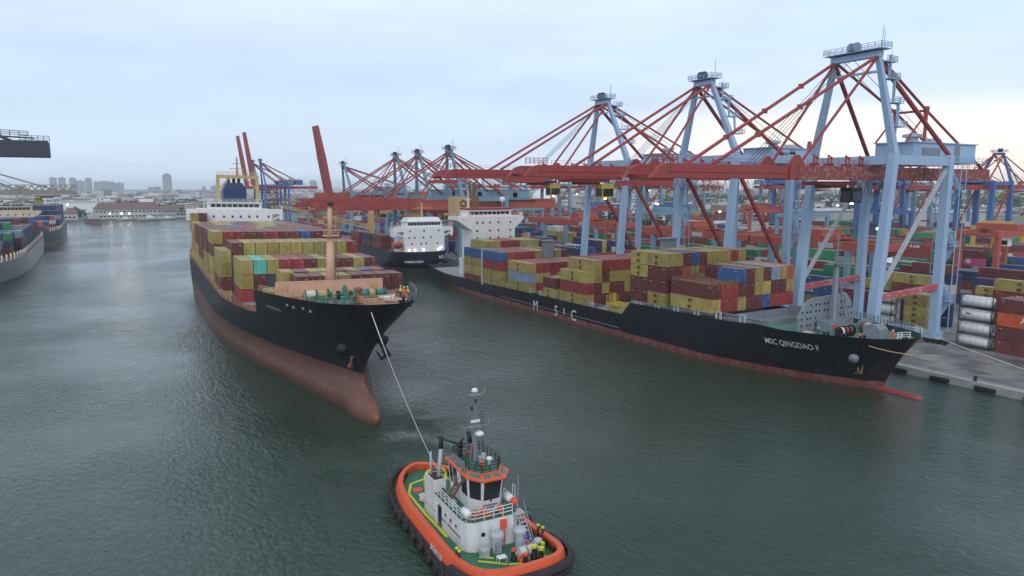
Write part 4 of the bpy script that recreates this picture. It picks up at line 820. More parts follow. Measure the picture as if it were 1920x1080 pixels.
    # machinery house
    q = MB(); xh0, xh1 = (g - 4.6, g + 18) if wide else (g - 2.5, g + 13); q.box((xh0, yc - hb - .8, zu + 3.4), (xh1, yc + hb + .8, zu + 7.3)); q.box((xh0 - .4, yc - hb - 1.1, zu + 7.3), (xh1 + .4, yc + hb + 1.1, zu + 7.5)); mh = P(q, 'machinery_house', BL)
    q = MB(); q.box((xh0 + 3, yc - hb - .86, zu + 4.3), (xh0 + 9.5, yc - hb - .803, zu + 6.4)); q.build('louvre', 'grey', mh); q = MB(); q.box((xh1 - 8, yc - hb - .86, zu + 3.9), (xh1 - 6, yc - hb - .803, zu + 7)); q.build('louvre', 'grey', mh)
    q = MB(); q.lathe((xh0 + 6, yc, zu + 7.5), [(1.1, 0), (1.1, 1.0), (1.9, 1.2), (1.8, 1.7), (.6, 1.95)], 14); q.build('roof_vent', 'lgrey', mh); 
    q = MB(); q.lathe((xh0 + 13, yc, zu + 7.5), [(1.8, 0), (1.8, .8), (1.6, 1.1)], 14); q.build('roof_fan', 'lgrey', mh)
    q = MB(); q.rail([(xh0 - 1, yc - hb - 1.6, zu + 3.6), (xh1 + 3, yc - hb - 1.6, zu + 3.6)], 1.1, .035, 1.5); q.cbox((.5 * (xh0 + xh1) + 1, yc - hb - 1.2, zu + 3.55), (xh1 - xh0 + 4, .9, .1)); P(q, 'gallery', BL)
    # trolley, cab
    xc = reach_cab
    q = MB(); q.box((xc - 2, yc - hb + .8, zu - 1.0), (xc + 8, yc + hb - .8, zu - .3)); q.box((xc + 1, yc - 1.6, zu - 1.5), (xc + 6, yc + 1.6, zu - 1.0)); P(q, 'trolley', RD)
    q = MB(); q.box((xc + 5.5, yc - hb, zu - 4.2), (xc + 8.5, yc - hb + 2.4, zu - 1.4)); cb = P(q, 'operator_cab', 'yellow' if not wide else 'black')
    q = MB(); q.box((xc + 5.44, yc - hb + .2, zu - 3.9), (xc + 5.497, yc - hb + 2.2, zu - 2.2)); q.box((xc + 5.7, yc - hb - .05, zu - 3.9), (xc + 8.3, yc - hb - .003, zu - 2.3)); q.build('window', 'glass', cb)
    if detail:
        q = MB(); q.lathe((xc + 7, yc - hb + 1, zu - 4.5), [(.25, 0), (.3, .15), (.1, .29)], 8); q.build('lamp', 'lampo' if not wide else 'lamp', cb)
        # festoon cables hang in loops under the girder
        q = MB(); x = xc + 9
        while x < g + 6:
            n = 6; w_ = 2.6; dd = 2.2 + rnd.random(); pts = [(x + w_ * i / n, yc + hb + .2, zu - .2 - dd * math.sin(math.pi * i / n)) for i in range(n + 1)]; q.path(pts, .06, 5); x += w_
        P(q, 'festoon_cable', 'black')
        # stair tower on the landside leg and ladder on the mast
        q = MB(); x = g + 1.3; n = 6; zz = 3
        st_h = (zb - 3) / n
        for i in range(n):
            y0, y1 = (-1.2, 1.8) if i % 2 else (1.8, -1.2); q.bar((x + 1.0, y0, zz), (x + 1.0, y1, zz + st_h), .12, .9); q.bar((x + .6, y0, zz + 1), (x + .6, y1, zz + st_h + 1), .06); q.bar((x + 1.4, y0, zz + 1), (x + 1.4, y1, zz + st_h + 1), .06)
            q.cbox((x + .9, y1, zz + st_h), (2.0, 1.3, .1)); q.rail([(x - .1, y1 - .6, zz + st_h), (x + 1.9, y1 - .6, zz + st_h), (x + 1.9, y1 + .6, zz + st_h)], 1.0, .03, 1.0); zz += st_h
        for yy_ in (-1.9, 2.4):
            for xx_ in (x, x + 1.9): q.bar((xx_, yy_, 2.5), (xx_, yy_, zb), .12)
        P(q, 'stair_tower', BL)
        q = MB(); A = Vector((lean, 0, zb + 1)); B_ = Vector((xa, ya, za))
        for f in (.28, .52, .76, .93):
            p = A.lerp(B_, f); q.cbox(p + Vector((2.1, -.2, 0)), (3.4, 1.7, .14)); q.rail([p + Vector((.8, -1, 0)), p + Vector((3.8, -1, 0)), p + Vector((3.8, .6, 0))], 1.0, .04, .9)
            if f < .9: p2 = A.lerp(B_, f + .24); q.bar(p + Vector((1.0, -.7, 0)), p2 + Vector((2.6, -.7, 0)), .1, .5); q.bar(p + Vector((1.0, -1, 1)), p2 + Vector((2.6, -1, 1)), .05)
        P(q, 'mast_stairs', BL)
        q = MB()
        for x in (-12, -8, -3, 1, 6):
            q = MB(); q.bar((x, yc - hb, zu + 2.4), (x, yc - hb, zu + 4.4), .2); q.bar((x + 1, yc - hb, zu + 2.4), (x + 1, yc - hb, zu + 3.9), .16); q.bar((x - .2, yc - hb, zu + 4.3), (x + 1.3, yc - hb, zu + 3.8), .18); q.box((x - .2, yc - hb - .3, zu + 2.4), (x + 1.3, yc - hb + .8, zu + 2.9)); q.torus((x + .5, yc - hb, zu + 3.3), .5, .12, 'y', 10, 4); P(q, 'rope_guide', RD)
    return t
quay_crane(77, 93.5, ('blue', 'red', 'redrust'), 'nearest quay crane, pale blue with a wide headed mast and worn red girder', wide=True, zu=33.25, lean=3.2, za=55.2, reach_cab=-6, leg_w=1.75, tip=-49.5, back=25)
quay_crane(113, 129.8, ('blue', 'red', 'redrust'), 'middle quay crane of the three near ones, boom lowered over the moored ship', 'quay cranes working the moored ship', zu=33.9, lean=2.6, za=55.3, zb=38.3, reach_cab=-36, stays=(-33.5, -15), leg_w=1.6)
quay_crane(150.8, 167.2, ('blue', 'red', 'red'), 'third quay crane from the right with its boom tip farthest left', 'quay cranes working the moored ship', zu=33.9, lean=2.6, za=54.8, zb=38.3, reach_cab=-24, stays=(-33.5, -15), leg_w=1.6)
# ================================================================ more quay cranes down the line
G3 = 'quay cranes farther along the quay'
FAR = ('blue_far', 'red', 'orange_red')
quay_crane(248, 262, FAR, 'quay crane just beyond the white bridge of the moored ship, boom lowered', G3, gh=3.8, zu=23.2, za=45.6, zb=27.2, lean=1.5, leg_w=1.7, detail=False, reach_cab=-10, tip=-47, stays=(-32, -14))
quay_crane(279, 293, FAR, 'quay crane with the middle apex of the three beyond the white bridges', G3, gh=3.8, zu=23.2, za=45.4, zb=27.2, lean=1.5, leg_w=1.7, detail=False, reach_cab=-25, tip=-47, stays=(-32, -14))
quay_crane(305, 319, FAR, 'quay crane with the farthest left apex of the three, above the feeder house', G3, gh=3.8, zu=23.2, za=45.2, zb=27.2, lean=1.5, leg_w=1.7, detail=False, reach_cab=-5, tip=-47, stays=(-32, -14))
quay_crane(385, 399, ('blue_far', 'red', 'orange_red'), 'quay crane with its thick red boom raised steeply beside the towed ship mast', G3, zu=24.6, za=43.5, zb=28.4, lean=1.5, detail=False, up=(-9, -6.5, 39), tip=-47, reach_cab=4, gh=4.2, back=40)
quay_crane(628, 642, ('blue_deep', 'red', 'red'), 'far quay crane with the right one of two thin raised red booms', G3, zu=30, za=53, zb=33, lean=2, detail=False, up=(-6, -6, 46), tip=-47, reach_cab=4, base=124)
quay_crane(660, 674, ('blue_deep', 'red', 'red'), 'far quay crane with the left one of two thin raised red booms', G3, zu=30, za=53, zb=33, lean=2, detail=False, up=(-6, -6, 45), tip=-47, reach_cab=4, base=124)
G4 = 'cranes of the far terminal'
for k, (x, y, up_, lb) in enumerate(((375, 172, False, 'deep blue crane at the far right with its red boom lowered to the right'), (372, 222, False, 'deep blue crane legs seen right behind the nearest crane leg'), (400, 300, (-6, -3, 30), 'deep blue crane glimpsed behind the nearest crane portal'), (350, 385, False, 'blue crane behind the middle quay crane in the hazy far terminal'), (330, 470, False, 'blue crane behind the third quay crane in the hazy far terminal'), (300, 560, False, 'pale hazy crane with a red boom left of the white dome'), (560, 330, False, 'hazy blue crane beyond the first row right of the nearest mast leg'), (540, 430, (-6, -3, 30), 'hazy blue crane with a raised boom behind the nearest crane girder'), (520, 520, False, 'hazy blue crane between the nearest and middle crane masts'), (500, 640, False, 'hazy blue crane under the middle crane boom'), (480, 780, False, 'hazy blue crane under the third crane boom'), (620, 300, False, 'pale crane in the farthest row right of the nearest crane machinery house'), (610, 380, False, 'pale crane in the farthest row behind the nearest mast'), (600, 470, (-6, -3, 30), 'pale crane with a raised boom in the farthest row, between the near masts'), (590, 580, False, 'pale crane in the farthest row behind the middle mast'), (580, 700, False, 'pale crane in the farthest row left of the middle mast'), (430, 240, False, 'blue crane standing right behind the far right blue crane'))):
    o = quay_crane(y, y + 15, ('blue_deep' if k < 3 else 'blue_far', 'red', 'red'), lb, G4, base=x, detail=False, ang=180, zu=30.5, za=47.5 if k < 3 else 44, zb=33.5, lean=2, up=up_, reach_cab=-20, tip=-34, back=14, leg_w=2.3, g=18); o.location.y = y + 15
# rail mounted yard gantries: long orange girders on teal legs
def gantry(x, y0, y1, z, label, wd=12, leg='blue_far', mat='orange_red', h=2.6, grp='orange yard gantries', cabin=True):
    t = thing('yard_gantry', (x, y0, 1.1), label, 'crane', grp); L_ = y1 - y0; z -= 1.1
    for dx in (0, wd):
        q = MB(); q.box((dx - .6, 0, z), (dx + .6, L_, z + h)); q.bar((dx - .9, 0, z + h + .9), (dx - .9, L_, z + h + .9), .06); [q.bar((dx - .9, j * L_ / 14, z + h), (dx - .9, j * L_ / 14, z + h + .9), .06) for j in range(15)]; q.build('girder', mat, t)
        for yy in (L_ * .2, L_ * .8):
            q = MB(); q.bar((dx, yy, 0), (dx, yy, z), 1.5, 1.3); q.build('leg', leg, t)
    for yy in (0, L_): q = MB(); q.box((-.6, yy - .5, z + .3), (wd + .6, yy + .5, z + h - .2)); q.build('end_tie', mat, t)
    if cabin:
        q = MB(); q.box((1, L_ * .42, z + h + .2), (wd - 1, L_ * .42 + 6, z + h + 3)); q.box((.2, L_ * .36, z + h), (wd, L_ * .62, z + h + .3)); 
        for j in range(5): q.tube((1 + j * 2, L_ * .37, z + h + 1), (1 + j * 2, L_ * .40, z + h + 1), .9, n=8)
        q.build('trolley', mat, t)
        q = MB(); q.box((-.72, L_ * .3, z + .5), (-.605, L_ * .3 + 5, z + 2.0)); q.build('sign_board', 'lgrey', t)
    return t
gantry(186, 232, 300, 14.6, 'orange yard gantry girder left of the second pair of pale blue legs')
gantry(187, 168, 221, 13.8, 'long orange yard gantry girder between the middle cranes')
gantry(187, 118, 163, 13.6, 'orange yard gantry girder with a white board behind the grey foremast')
# orange rubber tyred gantry at the right edge
def rtg(x, y, w_, h, mat, label, grp=None, L_=10):
    t = thing('yard_crane', (x, y, 1.1), label, 'crane', grp)
    for yy in (0, L_):
        for xx in (0, w_): q = MB(); q.bar((xx, yy, .9), (xx, yy, h), 1.5, 1.2); q.build('leg', mat, t)
        q = MB(); q.bar((-1, yy, h + .8), (w_ + 1, yy, h + .8), 1.2, 1.7); q.build('girder', mat, t)
    for xx in (0, w_):
        q = MB(); q.bar((xx, 0, 1.4), (xx, L_, 1.4), 1.0, 1.0); q.bar((xx, 0, h + .6), (xx, L_, h + .6), .9, .9); q.build('sill_beam', mat, t)
        for yy in (-.8, L_ + .8): q = MB(); q.tube((xx - .4, yy, .8), (xx + .4, yy, .8), .8, n=12); q.build('wheel', 'rubber', t)
    q = MB(); q.box((w_ * .35, -.5, h + 1.7), (w_ * .55, L_ + .5, h + 3.4)); q.build('trolley', mat, t)
    q = MB(); q.box((w_ * .3, 1, h - 2.8), (w_ * .3 + 2, 3.5, h - .4)); cb = q.build('operator_cab', 'white', t); q = MB(); q.box((w_ * .3 - .05, 1.2, h - 2.4), (w_ * .3 - .004, 3.3, h - 1.2)); q.build('window', 'glass', cb)
    return t
rtg(214, 100.5, 26, 17.0, 'orange_red', 'bright orange rubber tyred gantry standing over the stacks at the right edge')
rtg(300, 140, 16, 14, 'yellow', 'yellow gantry crane behind the orange one at the right edge')
rg = 'coloured gantries scattered over the yard'
for k, (x, y, m_, lb) in enumerate(((250, 330, 'red', 'red yard crane by the trees beyond the middle cranes'), (300, 262, 'orange_red', 'orange yard crane with a white cab far behind the middle crane'), (300, 400, 'blue_deep', 'blue yard crane far behind the third crane'), (230, 470, 'orange_red', 'orange yard crane above the feeder ship bridge'), (180, 520, 'blue_far', 'teal yard crane left of the feeder ship'), (350, 300, 'red', 'red yard crane framed by the nearest crane legs'), (185, 420, 'red', 'red yard crane behind the feeder ship house'), (380, 240, 'blue_deep', 'blue yard crane between the nearest crane far legs'), (270, 210, 'blue_far', 'teal yard crane behind the green stacks'), (240, 270, 'blue_far', 'teal yard crane behind the middle crane landside legs'), (330, 360, 'blue_deep', 'blue yard crane just right of the yard tree clump'), (210, 360, 'blue_far', 'teal yard crane above the aft stacks of the moored ship'), (420, 330, 'blue_far', 'teal yard crane before the white office block'), (290, 480, 'red', 'red yard crane before the ferry terminal block'), (345, 215, 'blue_deep', 'blue yard crane right of the nearest waterside leg'), (170, 330, 'blue_far', 'teal yard crane behind the white bridge of the moored ship'))): rtg(x, y, 22, 17, m_, lb, rg)
# individual containers of the near yard
GY = 'container stacks on the quay apron'
def ycont(x, y, z, kind, ch, label, txt=None, size=1.0, tm='marktext', dy=.5, logo=None, grp=GY):
    o = container(Matrix.Translation((x, y, z)), kind, ch, label, grp, logo=logo)
    if txt: me = logo_mesh(txt, size, tm); g_ = bpy.data.objects.new('lettering', me); C.objects.link(g_); g_.parent = o; w_ = max(v.co.y for v in me.vertices) - min(v.co.y for v in me.vertices); g_.location = (-.002, (C40 if kind == 40 else C20) * dy + w_ * .5, 1.25 - size * .3 + .2)
    return o
z0 = QZ + .02; ch = CH + .06
for k, (c_, tx, sz, lb) in enumerate((('M', None, 0, 'maroon container at the bottom of the stack by the right edge'), ('M', None, 0, 'maroon container second from bottom by the right edge'), ('O', 'Alibaba', 1.5, 'bright orange container with white logo near the right edge'), ('M', '22', .9, 'maroon container on top of the bright orange one'))):
    o = ycont(144.2, 55.8, z0 + k * ch, 40, c_, lb, tx, sz, dy=.33 if tx == '22' else .42)
    if c_ == 'O': o.color = (.60, .11, .035, 1); o.children[0].color = o.color
    ycont(146.6, 55.8, z0 + k * ch, 40, 'MRMM'[k], f"{COL['MRMM'[k]][1]} container {('at the bottom of', 'second up in', 'third up in', 'on top of')[k]} the stack behind the bright orange logo container")
for k in range(3): ycont(151.6, 58.0, z0 + k * ch, 40, 'MCM'[k], f"{COL['MCM'[k]][1]} container {('bottom', 'middle', 'top')[k]} of the stack two rows behind the orange logo container")
# tank containers
def tank_container(x, y, z, label, txt=None, ring=None):
    t = thing('tank_container', (x, y, z), label, 'tank container', 'white tank containers on the quay'); Lk = 6.0
    q = MB()
    for yy in (.06, Lk - .06):
        for xx in (.06, 2.1): q.bar((xx, yy, 0), (xx, yy, CH), .12)
        for zz in (.08, CH - .06): q.bar((0, yy, zz), (2.16, yy, zz), .12)
        q.bar((.06, yy, 0), (2.1, yy, CH), .07)
    for xx in (.06, 2.1): q.bar((xx, 0, .08), (xx, Lk, .08), .12); q.bar((xx, 0, CH - .06), (xx, Lk, CH - .06), .1)
    q.build('frame', 'black', t)
    q = MB(); n = 20; R_ = 1.02; vs = []; pr_ = [(.15, .3), (.35, .85), (.6, 1.0), (5.4, 1.0), (5.65, .85), (5.85, .3)]
    for yy, rr in pr_: vs += [(1.08 + R_ * rr * math.cos(2 * math.pi * k / n), yy, 1.28 + R_ * rr * math.sin(2 * math.pi * k / n)) for k in range(n)]
    q.add(vs, [(j * n + k, (j + 1) * n + k, (j + 1) * n + (k + 1) % n, j * n + (k + 1) % n) for j in range(len(pr_) - 1) for k in range(n)] + [tuple(range(n)), tuple(range(len(vs) - 1, len(vs) - n - 1, -1))]); tk = q.build('tank', 'white', t, True)
    q = MB(); [q.tube((1.08, yy, 1.28), (1.08, yy + .06, 1.28), 1.045, n=20) for yy in (1.2, 2.5, 3.5, 4.7)]; q.build('band', 'lgrey', tk)
    if txt: g_ = bpy.data.objects.new('lettering', logo_mesh(txt, .55, 'darktext')); C.objects.link(g_); g_.parent = tk; g_.location = (.02, 4.6, 1.3)
    if ring: q = MB(); q.torus((-.02, 5.2, 1.3), .5, .12, 'x', 14, 5); q.build('emblem', 'lifered', tk)
for k in range(4): tank_container(144.4, 67.6, z0 + k * ch, ('white tank container lowest in the stack left of the maroon containers', 'white tank container second from bottom left of the maroon containers', 'white tank container with dark lettering, third up beside the bright orange container', 'white tank container on top of the stack beside the maroon containers')[k], 'Fna' if k == 2 else None)
for k in range(3): tank_container(150.4, 90.8, z0 + k * ch, ('white tank container lowest behind the nearest crane leg', 'white tank container in the middle behind the nearest crane leg', 'white tank container with a red ring on top behind the nearest crane leg')[k], None, k == 2)
for k in range(3): ycont(152.9, 84.2, z0 + k * ch, 20, 'Y', ('mustard lettered container at the bottom of the three by the white tanks', 'mustard lettered container in the middle of the three by the white tanks', 'mustard lettered container on top of the three by the white tanks')[k], logo='Y')
for k in range(3): ycont(155.4, 84.2, z0 + k * ch, 20, 'D' if k < 2 else 'Y', f"{'navy' if k < 2 else 'mustard'} container {('bottom', 'middle', 'top')[k]} of the stack hidden behind the three mustard ones")
for k in range(2): ycont(160.6, 84.0, z0 + k * ch, 40, 'D', ('navy container on the ground behind the mustard stack', 'navy container second up behind the mustard stack')[k])
for k in range(3): ycont(187, (102.3, 102.3, 102.3)[k], z0 + k * ch, 40, 'YMY'[k], ('mustard container on the ground right in the row behind the white tanks', 'maroon container right in the row behind the white tanks', 'mustard lettered container on top of the right part of the row')[k], logo='Y' if k == 2 else None)
for k in range(3): ycont(187.6, 113.4, z0 + k * ch, 20 if k == 2 else 40, 'MYY'[k], ('maroon container on the ground left in the row behind the white tanks', 'mustard container second up left in the row', 'mustard lettered container on top of the left part of the row')[k], logo='Y' if k else None)
for k in range(3): ycont(161.5, 114.8, z0 + k * ch, 40, 'YBB'[k], ('mustard container under the blue lettered ones beyond the moored ship stack', 'navy blue container lettered in white beyond the moored ship stack', 'blue container with a white star mark on top beyond the moored ship stack')[k], ('', 'RCL', '*')[k] or None, 1.5)
for k in range(2): ycont(164.2, 103.2, z0 + k * ch, 40, 'MR'[k], ('maroon container on the ground behind the grey foremast', 'red container second up behind the grey foremast')[k], 'DC' if k else None, .8)
ycont(187.9, 150.5, z0 + 2 * ch, 40, 'W', 'white container lettered in black beyond the front raised stack', 'MAERSK', 1.5, 'darktext')
for k in range(2): ycont(187.9, 150.5, z0 + k * ch, 40, 'MB'[k], ('maroon container on the ground under the white lettered one', 'blue container under the white lettered one')[k])
for k in range(3): ycont(228.5, 128.0, z0 + k * ch, 40, 'NNN'[k], ('green container on the ground of the green stack right of the nearest leg', 'green container in the middle of the green stack right of the nearest leg', 'green container lettered in white on top of the green stack')[k], 'EVERGREEN' if k == 2 else None, 1.15)
for k in range(4): ycont(258.2, 143.5, z0 + k * ch, 40, 'MMRR'[k], ('maroon container lowest under the red lettered one', 'maroon container second up under the red lettered one', 'red container third up under the red lettered one', 'red container lettered in white above the green stack')[k], 'K LINE' if k == 3 else None, 1.2)
for k in range(4): ycont(246.0, 119.5, z0 + k * ch, 40, 'BMPM'[k], ('blue container under the magenta one', 'maroon container under the magenta one', 'magenta container with white letters near the orange gantry', 'maroon container on top of the magenta one')[k], 'ONE' if k == 2 else None, 1.7)
for k in range(3): ycont(178.2, 82.2, z0 + k * ch, 20, 'MMY'[k], ('maroon container on the ground below the lone mustard one', 'maroon container second up below the lone mustard one', 'mustard lettered container just left of the taller stack at the right edge')[k], logo='Y' if k == 2 else None)
for k in range(4): ycont(174.2, 71.0, z0 + k * ch, 40, 'MMRY'[k], ('maroon container lowest in the taller stack at the right edge', 'maroon container second up in the taller stack at the right edge', 'red container with white letters third up at the right edge', 'mustard container on top of the taller stack at the right edge')[k], 'DC' if k == 2 else None, .9, logo='Y' if k == 3 else None)
for k in range(3): ycont(219, 98.5, z0 + k * ch, 40, 'DDG'[k], ('navy container on the ground under the orange gantry', 'navy container second up under the orange gantry', 'grey blue container on top under the orange gantry')[k])
# the mass of the remaining stacks
ys = MB()
def yard_block(x0, y0, nx, ny, hfun, cfun, Lc=10.9):
    for i in range(nx):
        for j in range(ny):
            x = x0 + i * 2.42; y = y0 + j * (Lc + .6); h = hfun(x, y)
            for k in range(h):
                c_ = COL[cfun(x, y, k)][0]; f = rnd.uniform(.75, 1.15); z = z0 + k * ch
                ys.box((x, y, z), (x + CW, y + Lc, z + CH), 0, (c_[0] * f, c_[1] * f, c_[2] * f))
def patchcol(x, y, k):
    s = math.sin(x * .013 + y * .021) + math.sin(y * .047 - x * .03)
    if 195 < x < 330 and 130 < y < 250: return rnd.choices('NMRDY', [46, 26, 14, 8, 6])[0]
    if x < 215 and 200 < y < 330: return rnd.choices('DBMWRY', [38, 18, 18, 8, 10, 8])[0]
    if s > .5: return rnd.choices('MRONY', [40, 24, 12, 8, 16])[0]
    if s < -.6: return rnd.choices('BDGMW', [30, 24, 14, 20, 12])[0]
    return rnd.choices('MRYBNWOG', [26, 18, 18, 10, 10, 6, 6, 6])[0]
def ht(x, y):
    b_ = 2.4 + 1.3 * math.sin(x * .05 + math.floor(y / 34) * 1.9) + rnd.uniform(-.9, 1.1)
    return max(0, min(4, int(b_)))
occupied = [(140, 178, 40, 96), (158, 168, 96, 128), (170, 192, 66, 126), (183, 192, 145, 168), (225, 232, 120, 142), (242, 262, 112, 160), (216, 223, 90, 112), (234, 262, 140, 160), (245, 262, 118, 130), (180, 204, 120, 305)]
def freeht(x, y):
    for a, b_, c_, d_ in occupied:
        if a < x + 2.2 and x < b_ and c_ < y + 11 and y < d_: return 0
    if x > 2.3 * y + 10: return 0
    return ht(x, y)
for bx in range(12):
    x0 = 156 + bx * 25.5
    for by in range(15): yard_block(x0, 62 + by * 39, 7, 3, freeht, patchcol)
for by in range(9): yard_block(146, 262 + by * 40, 3, 3, lambda x, y: rnd.choice([0, 1, 1, 2]), patchcol)
# deck cargo of the two left ships belongs to the same mass
def ship_stack(x0, nx, y0, ny, zb, hf, cols_w):
    for i in range(nx):
        for j in range(ny):
            for k in range(hf(i, j)):
                c_ = COL[rnd.choices(*cols_w)[0]][0]; f = rnd.uniform(.8, 1.15); x = x0 + i * 2.25; y = y0 + j * 13.2; z = zb + k * CH
                ys.box((x, y, z), (x + CW, y + C40, z + CH - .02), 0, (c_[0] * f, c_[1] * f, c_[2] * f))
cw = ('DBMOGN', [58, 16, 8, 8, 8, 2])
ship_stack(-36, 1, 330, 0, 9, lambda i, j: 3, cw)
tag(ys.build('stacked_containers', 'contv'), 'rows of stacked containers in many colours across the yard', kind='stuff')
# ================================================================ trees
def tree(x, y, h, r, label, grp=None):
    t = thing('tree', (x, y, 1.1), label, 'tree', grp); q = MB(); q.tube((0, 0, 0), (.1, 0, h * .55), .028 * h, .015 * h, 8)
    for k in range(5): a = k * 1.3; q.tube((.1, 0, h * (.3 + .05 * k)), (math.cos(a) * r * .6, math.sin(a) * r * .6, h * (.55 + .06 * k)), .012 * h, .005 * h, 5)
    q.build('trunk', 'bark', t); q = MB(); cl = [(rnd.gauss(0, r * .42), rnd.gauss(0, r * .42), h * rnd.uniform(.42, .9), r * rnd.uniform(.22, .42)) for _ in range(13)]
    for cx, cy, cz, cr in cl:
        for _ in range(55):
            u = Vector((rnd.gauss(0, 1), rnd.gauss(0, 1), rnd.gauss(0, 1))).normalized() * cr * rnd.uniform(.6, 1.05); p = Vector((cx, cy, cz)) + u; a = Vector((rnd.uniform(-1, 1), rnd.uniform(-1, 1), rnd.uniform(-.4, 1))).normalized(); b_ = a.cross(u).normalized(); s_ = r * .10
            q.add([p - a * s_, p + b_ * s_, p + a * s_, p - b_ * s_], [(0, 1, 2, 3)])
    q.build('crown', 'foliage', t); return t
tg = 'trees in the container yard'
for k, (x, y, h, r) in enumerate(((268, 345, 12, 7), (276, 338, 14, 8), (286, 334, 11, 7), (262, 352, 10, 6), (295, 327, 12, 7), (246, 129, 8, 5), (253, 124, 9, 5.5), (240, 132, 7, 4.5), (262, 121, 7, 4.5))):
    tree(x, y, h, r, ('round dark tree second from left in the clump beyond the middle cranes', 'tallest dark tree of the clump beyond the middle cranes', 'dark tree right of the tallest in the yard clump', 'small leftmost tree of the clump beyond the middle cranes', 'rightmost tree of the clump beyond the middle cranes', 'dark tree right behind the nearest crane stair tower', 'taller tree between the nearest crane and the orange gantry', 'low tree beside the pale gabled shed in the yard', 'low tree left of the orange gantry leg')[k], tg)
# far woods and town: masses nobody could count
q = MB()
for _ in range(700):
    x = rnd.uniform(760, 2200); y = rnd.uniform(260, 1300); h = rnd.uniform(8, 16); r = rnd.uniform(7, 16); n = 7
    for _k in range(9):
        p = Vector((x + rnd.gauss(0, r * .5), y + rnd.gauss(0, r * .5), h * rnd.uniform(.4, 1))); a = Vector((rnd.uniform(-1, 1), rnd.uniform(-1, 1), rnd.uniform(-.2, 1))).normalized() * r * .3; b_ = a.cross(Vector((rnd.random(), rnd.random(), rnd.random()))).normalized() * r * .3
        q.add([p - a, p + b_, p + a, p - b_], [(0, 1, 2, 3)])
tag(q.build('far_woods', 'foliage'), 'hazy green tree cover on the land far right', kind='stuff')
def tcol():
    return rnd.choice([(.42, .42, .42), (.50, .48, .46), (.22, .11, .09), (.28, .16, .12), (.33, .35, .38), (.55, .55, .55), (.18, .20, .22), (.30, .30, .27)])
q = MB()
for _ in range(2600):
    d = 900 + rnd.random() ** 1.4 * 3200; a = R(rnd.uniform(-8, 68)); x = d * math.sin(a); y = d * math.cos(a)
    if y < 815 and x < 560: continue
    w_ = rnd.uniform(8, 32); l_ = rnd.uniform(8, 24); h = rnd.choices([4, 6, 9, 14, 24], [30, 34, 22, 10, 3] if d > 1700 else [44, 40, 16, 0, 0])[0] * rnd.uniform(.8, 1.2)
    c_ = tcol(); rc = tcol(); q.box((x, y, 0.9), (x + w_, y + l_, h), 0, c_)
    if h < 12: e = h + rnd.uniform(1.5, 3.5); q.add([(x - .6, y - .6, h), (x + w_ + .6, y - .6, h), (x + w_ + .6, y + l_ + .6, h), (x - .6, y + l_ + .6, h), (x + .6, y + l_ / 2, e), (x + w_ - .6, y + l_ / 2, e)], [(0, 1, 5, 4), (2, 3, 4, 5), (1, 2, 5), (3, 0, 4)], 0, rc)
M['townv'], tt, tb = new_mat('town_walls'); ta = tt.nodes.new('ShaderNodeAttribute'); ta.attribute_name = 'tint'; tt.links.new(ta.outputs['Color'], tb.inputs['Base Color']); tb.inputs['Roughness'].default_value = .85
tag(q.build('distant_town', 'townv'), 'mass of low roofs and houses fading into the haze', kind='stuff')
q = MB()
for _ in range(700):
    x = rnd.uniform(-120, 500); y = rnd.uniform(800, 1500); h = rnd.uniform(5, 11); r = rnd.uniform(4, 9)
    for _k in range(10):
        p = Vector((x + rnd.gauss(0, r * .5), y + rnd.gauss(0, r * .5), h * rnd.uniform(.4, 1))); a = Vector((rnd.uniform(-1, 1), rnd.uniform(-1, 1), rnd.uniform(-.2, 1))).normalized() * r * .3; b_ = a.cross(Vector((rnd.random(), rnd.random(), rnd.random()))).normalized() * r * .3
        q.add([p - a, p + b_, p + a, p - b_], [(0, 1, 2, 3)])
tag(q.build('shore_greenery', 'foliage'), 'tree cover between the houses on the far shore', kind='stuff')
# skyline towers
tw = None
def tower(x, y, w_, d_, h, label, grp, crown=0):
    f = 1.75; x, y, w_, d_ = x * f, y * f, w_ * f, d_ * f; h = (h - 32) * f + 32; crown *= f
    t = thing('tower_block', (x, y, 0.9), label, 'tower block', grp); q = MB(); q.box((-w_ / 2, -d_ / 2, 0), (w_ / 2, d_ / 2, h))
    if crown: q.box((-w_ * .3, -d_ * .3, h), (w_ * .3, d_ * .3, h + crown))
    else: q.box((-w_ * .18, -d_ * .2, h), (w_ * .18, d_ * .2, h + 3))
    q.build('wall', 'skyline', t); q = MB(); n = max(3, int(w_ / 11))
    for j in range(n): xx = -w_ / 2 + w_ * (j + .28) / n; q.box((xx, -d_ / 2 - .12, 3), (xx + w_ / n * .45, -d_ / 2 - .004, h - 3))
    q.build('window_band', 'grey', t)
gt = 'hazy apartment towers on the left skyline'
lbs = ['leftmost of the five tall hazy apartment towers', 'second from left of the five tall hazy apartment towers', 'middle one of the five tall hazy apartment towers', 'broad hazy tower fourth from left on the skyline', 'fifth hazy apartment tower from left, before the long low block']
for k, px_x in enumerate((-97, -76, -50, -32, -11)): tower(px_x, 2400, 17 if k != 3 else 22, 14, (57, 57, 56, 48, 56)[k], lbs[k], gt)
tower(28, 2400, 54, 20, 46, 'long hazy apartment block right of the five towers', gt); tower(66, 2380, 22, 18, 42, 'bluish block at the right end of the long apartment block', gt)
tower(194, 2400, 24, 22, 66, 'single tall dark tower alone on the skyline left of the towed ship', 'single towers on the skyline', 5)
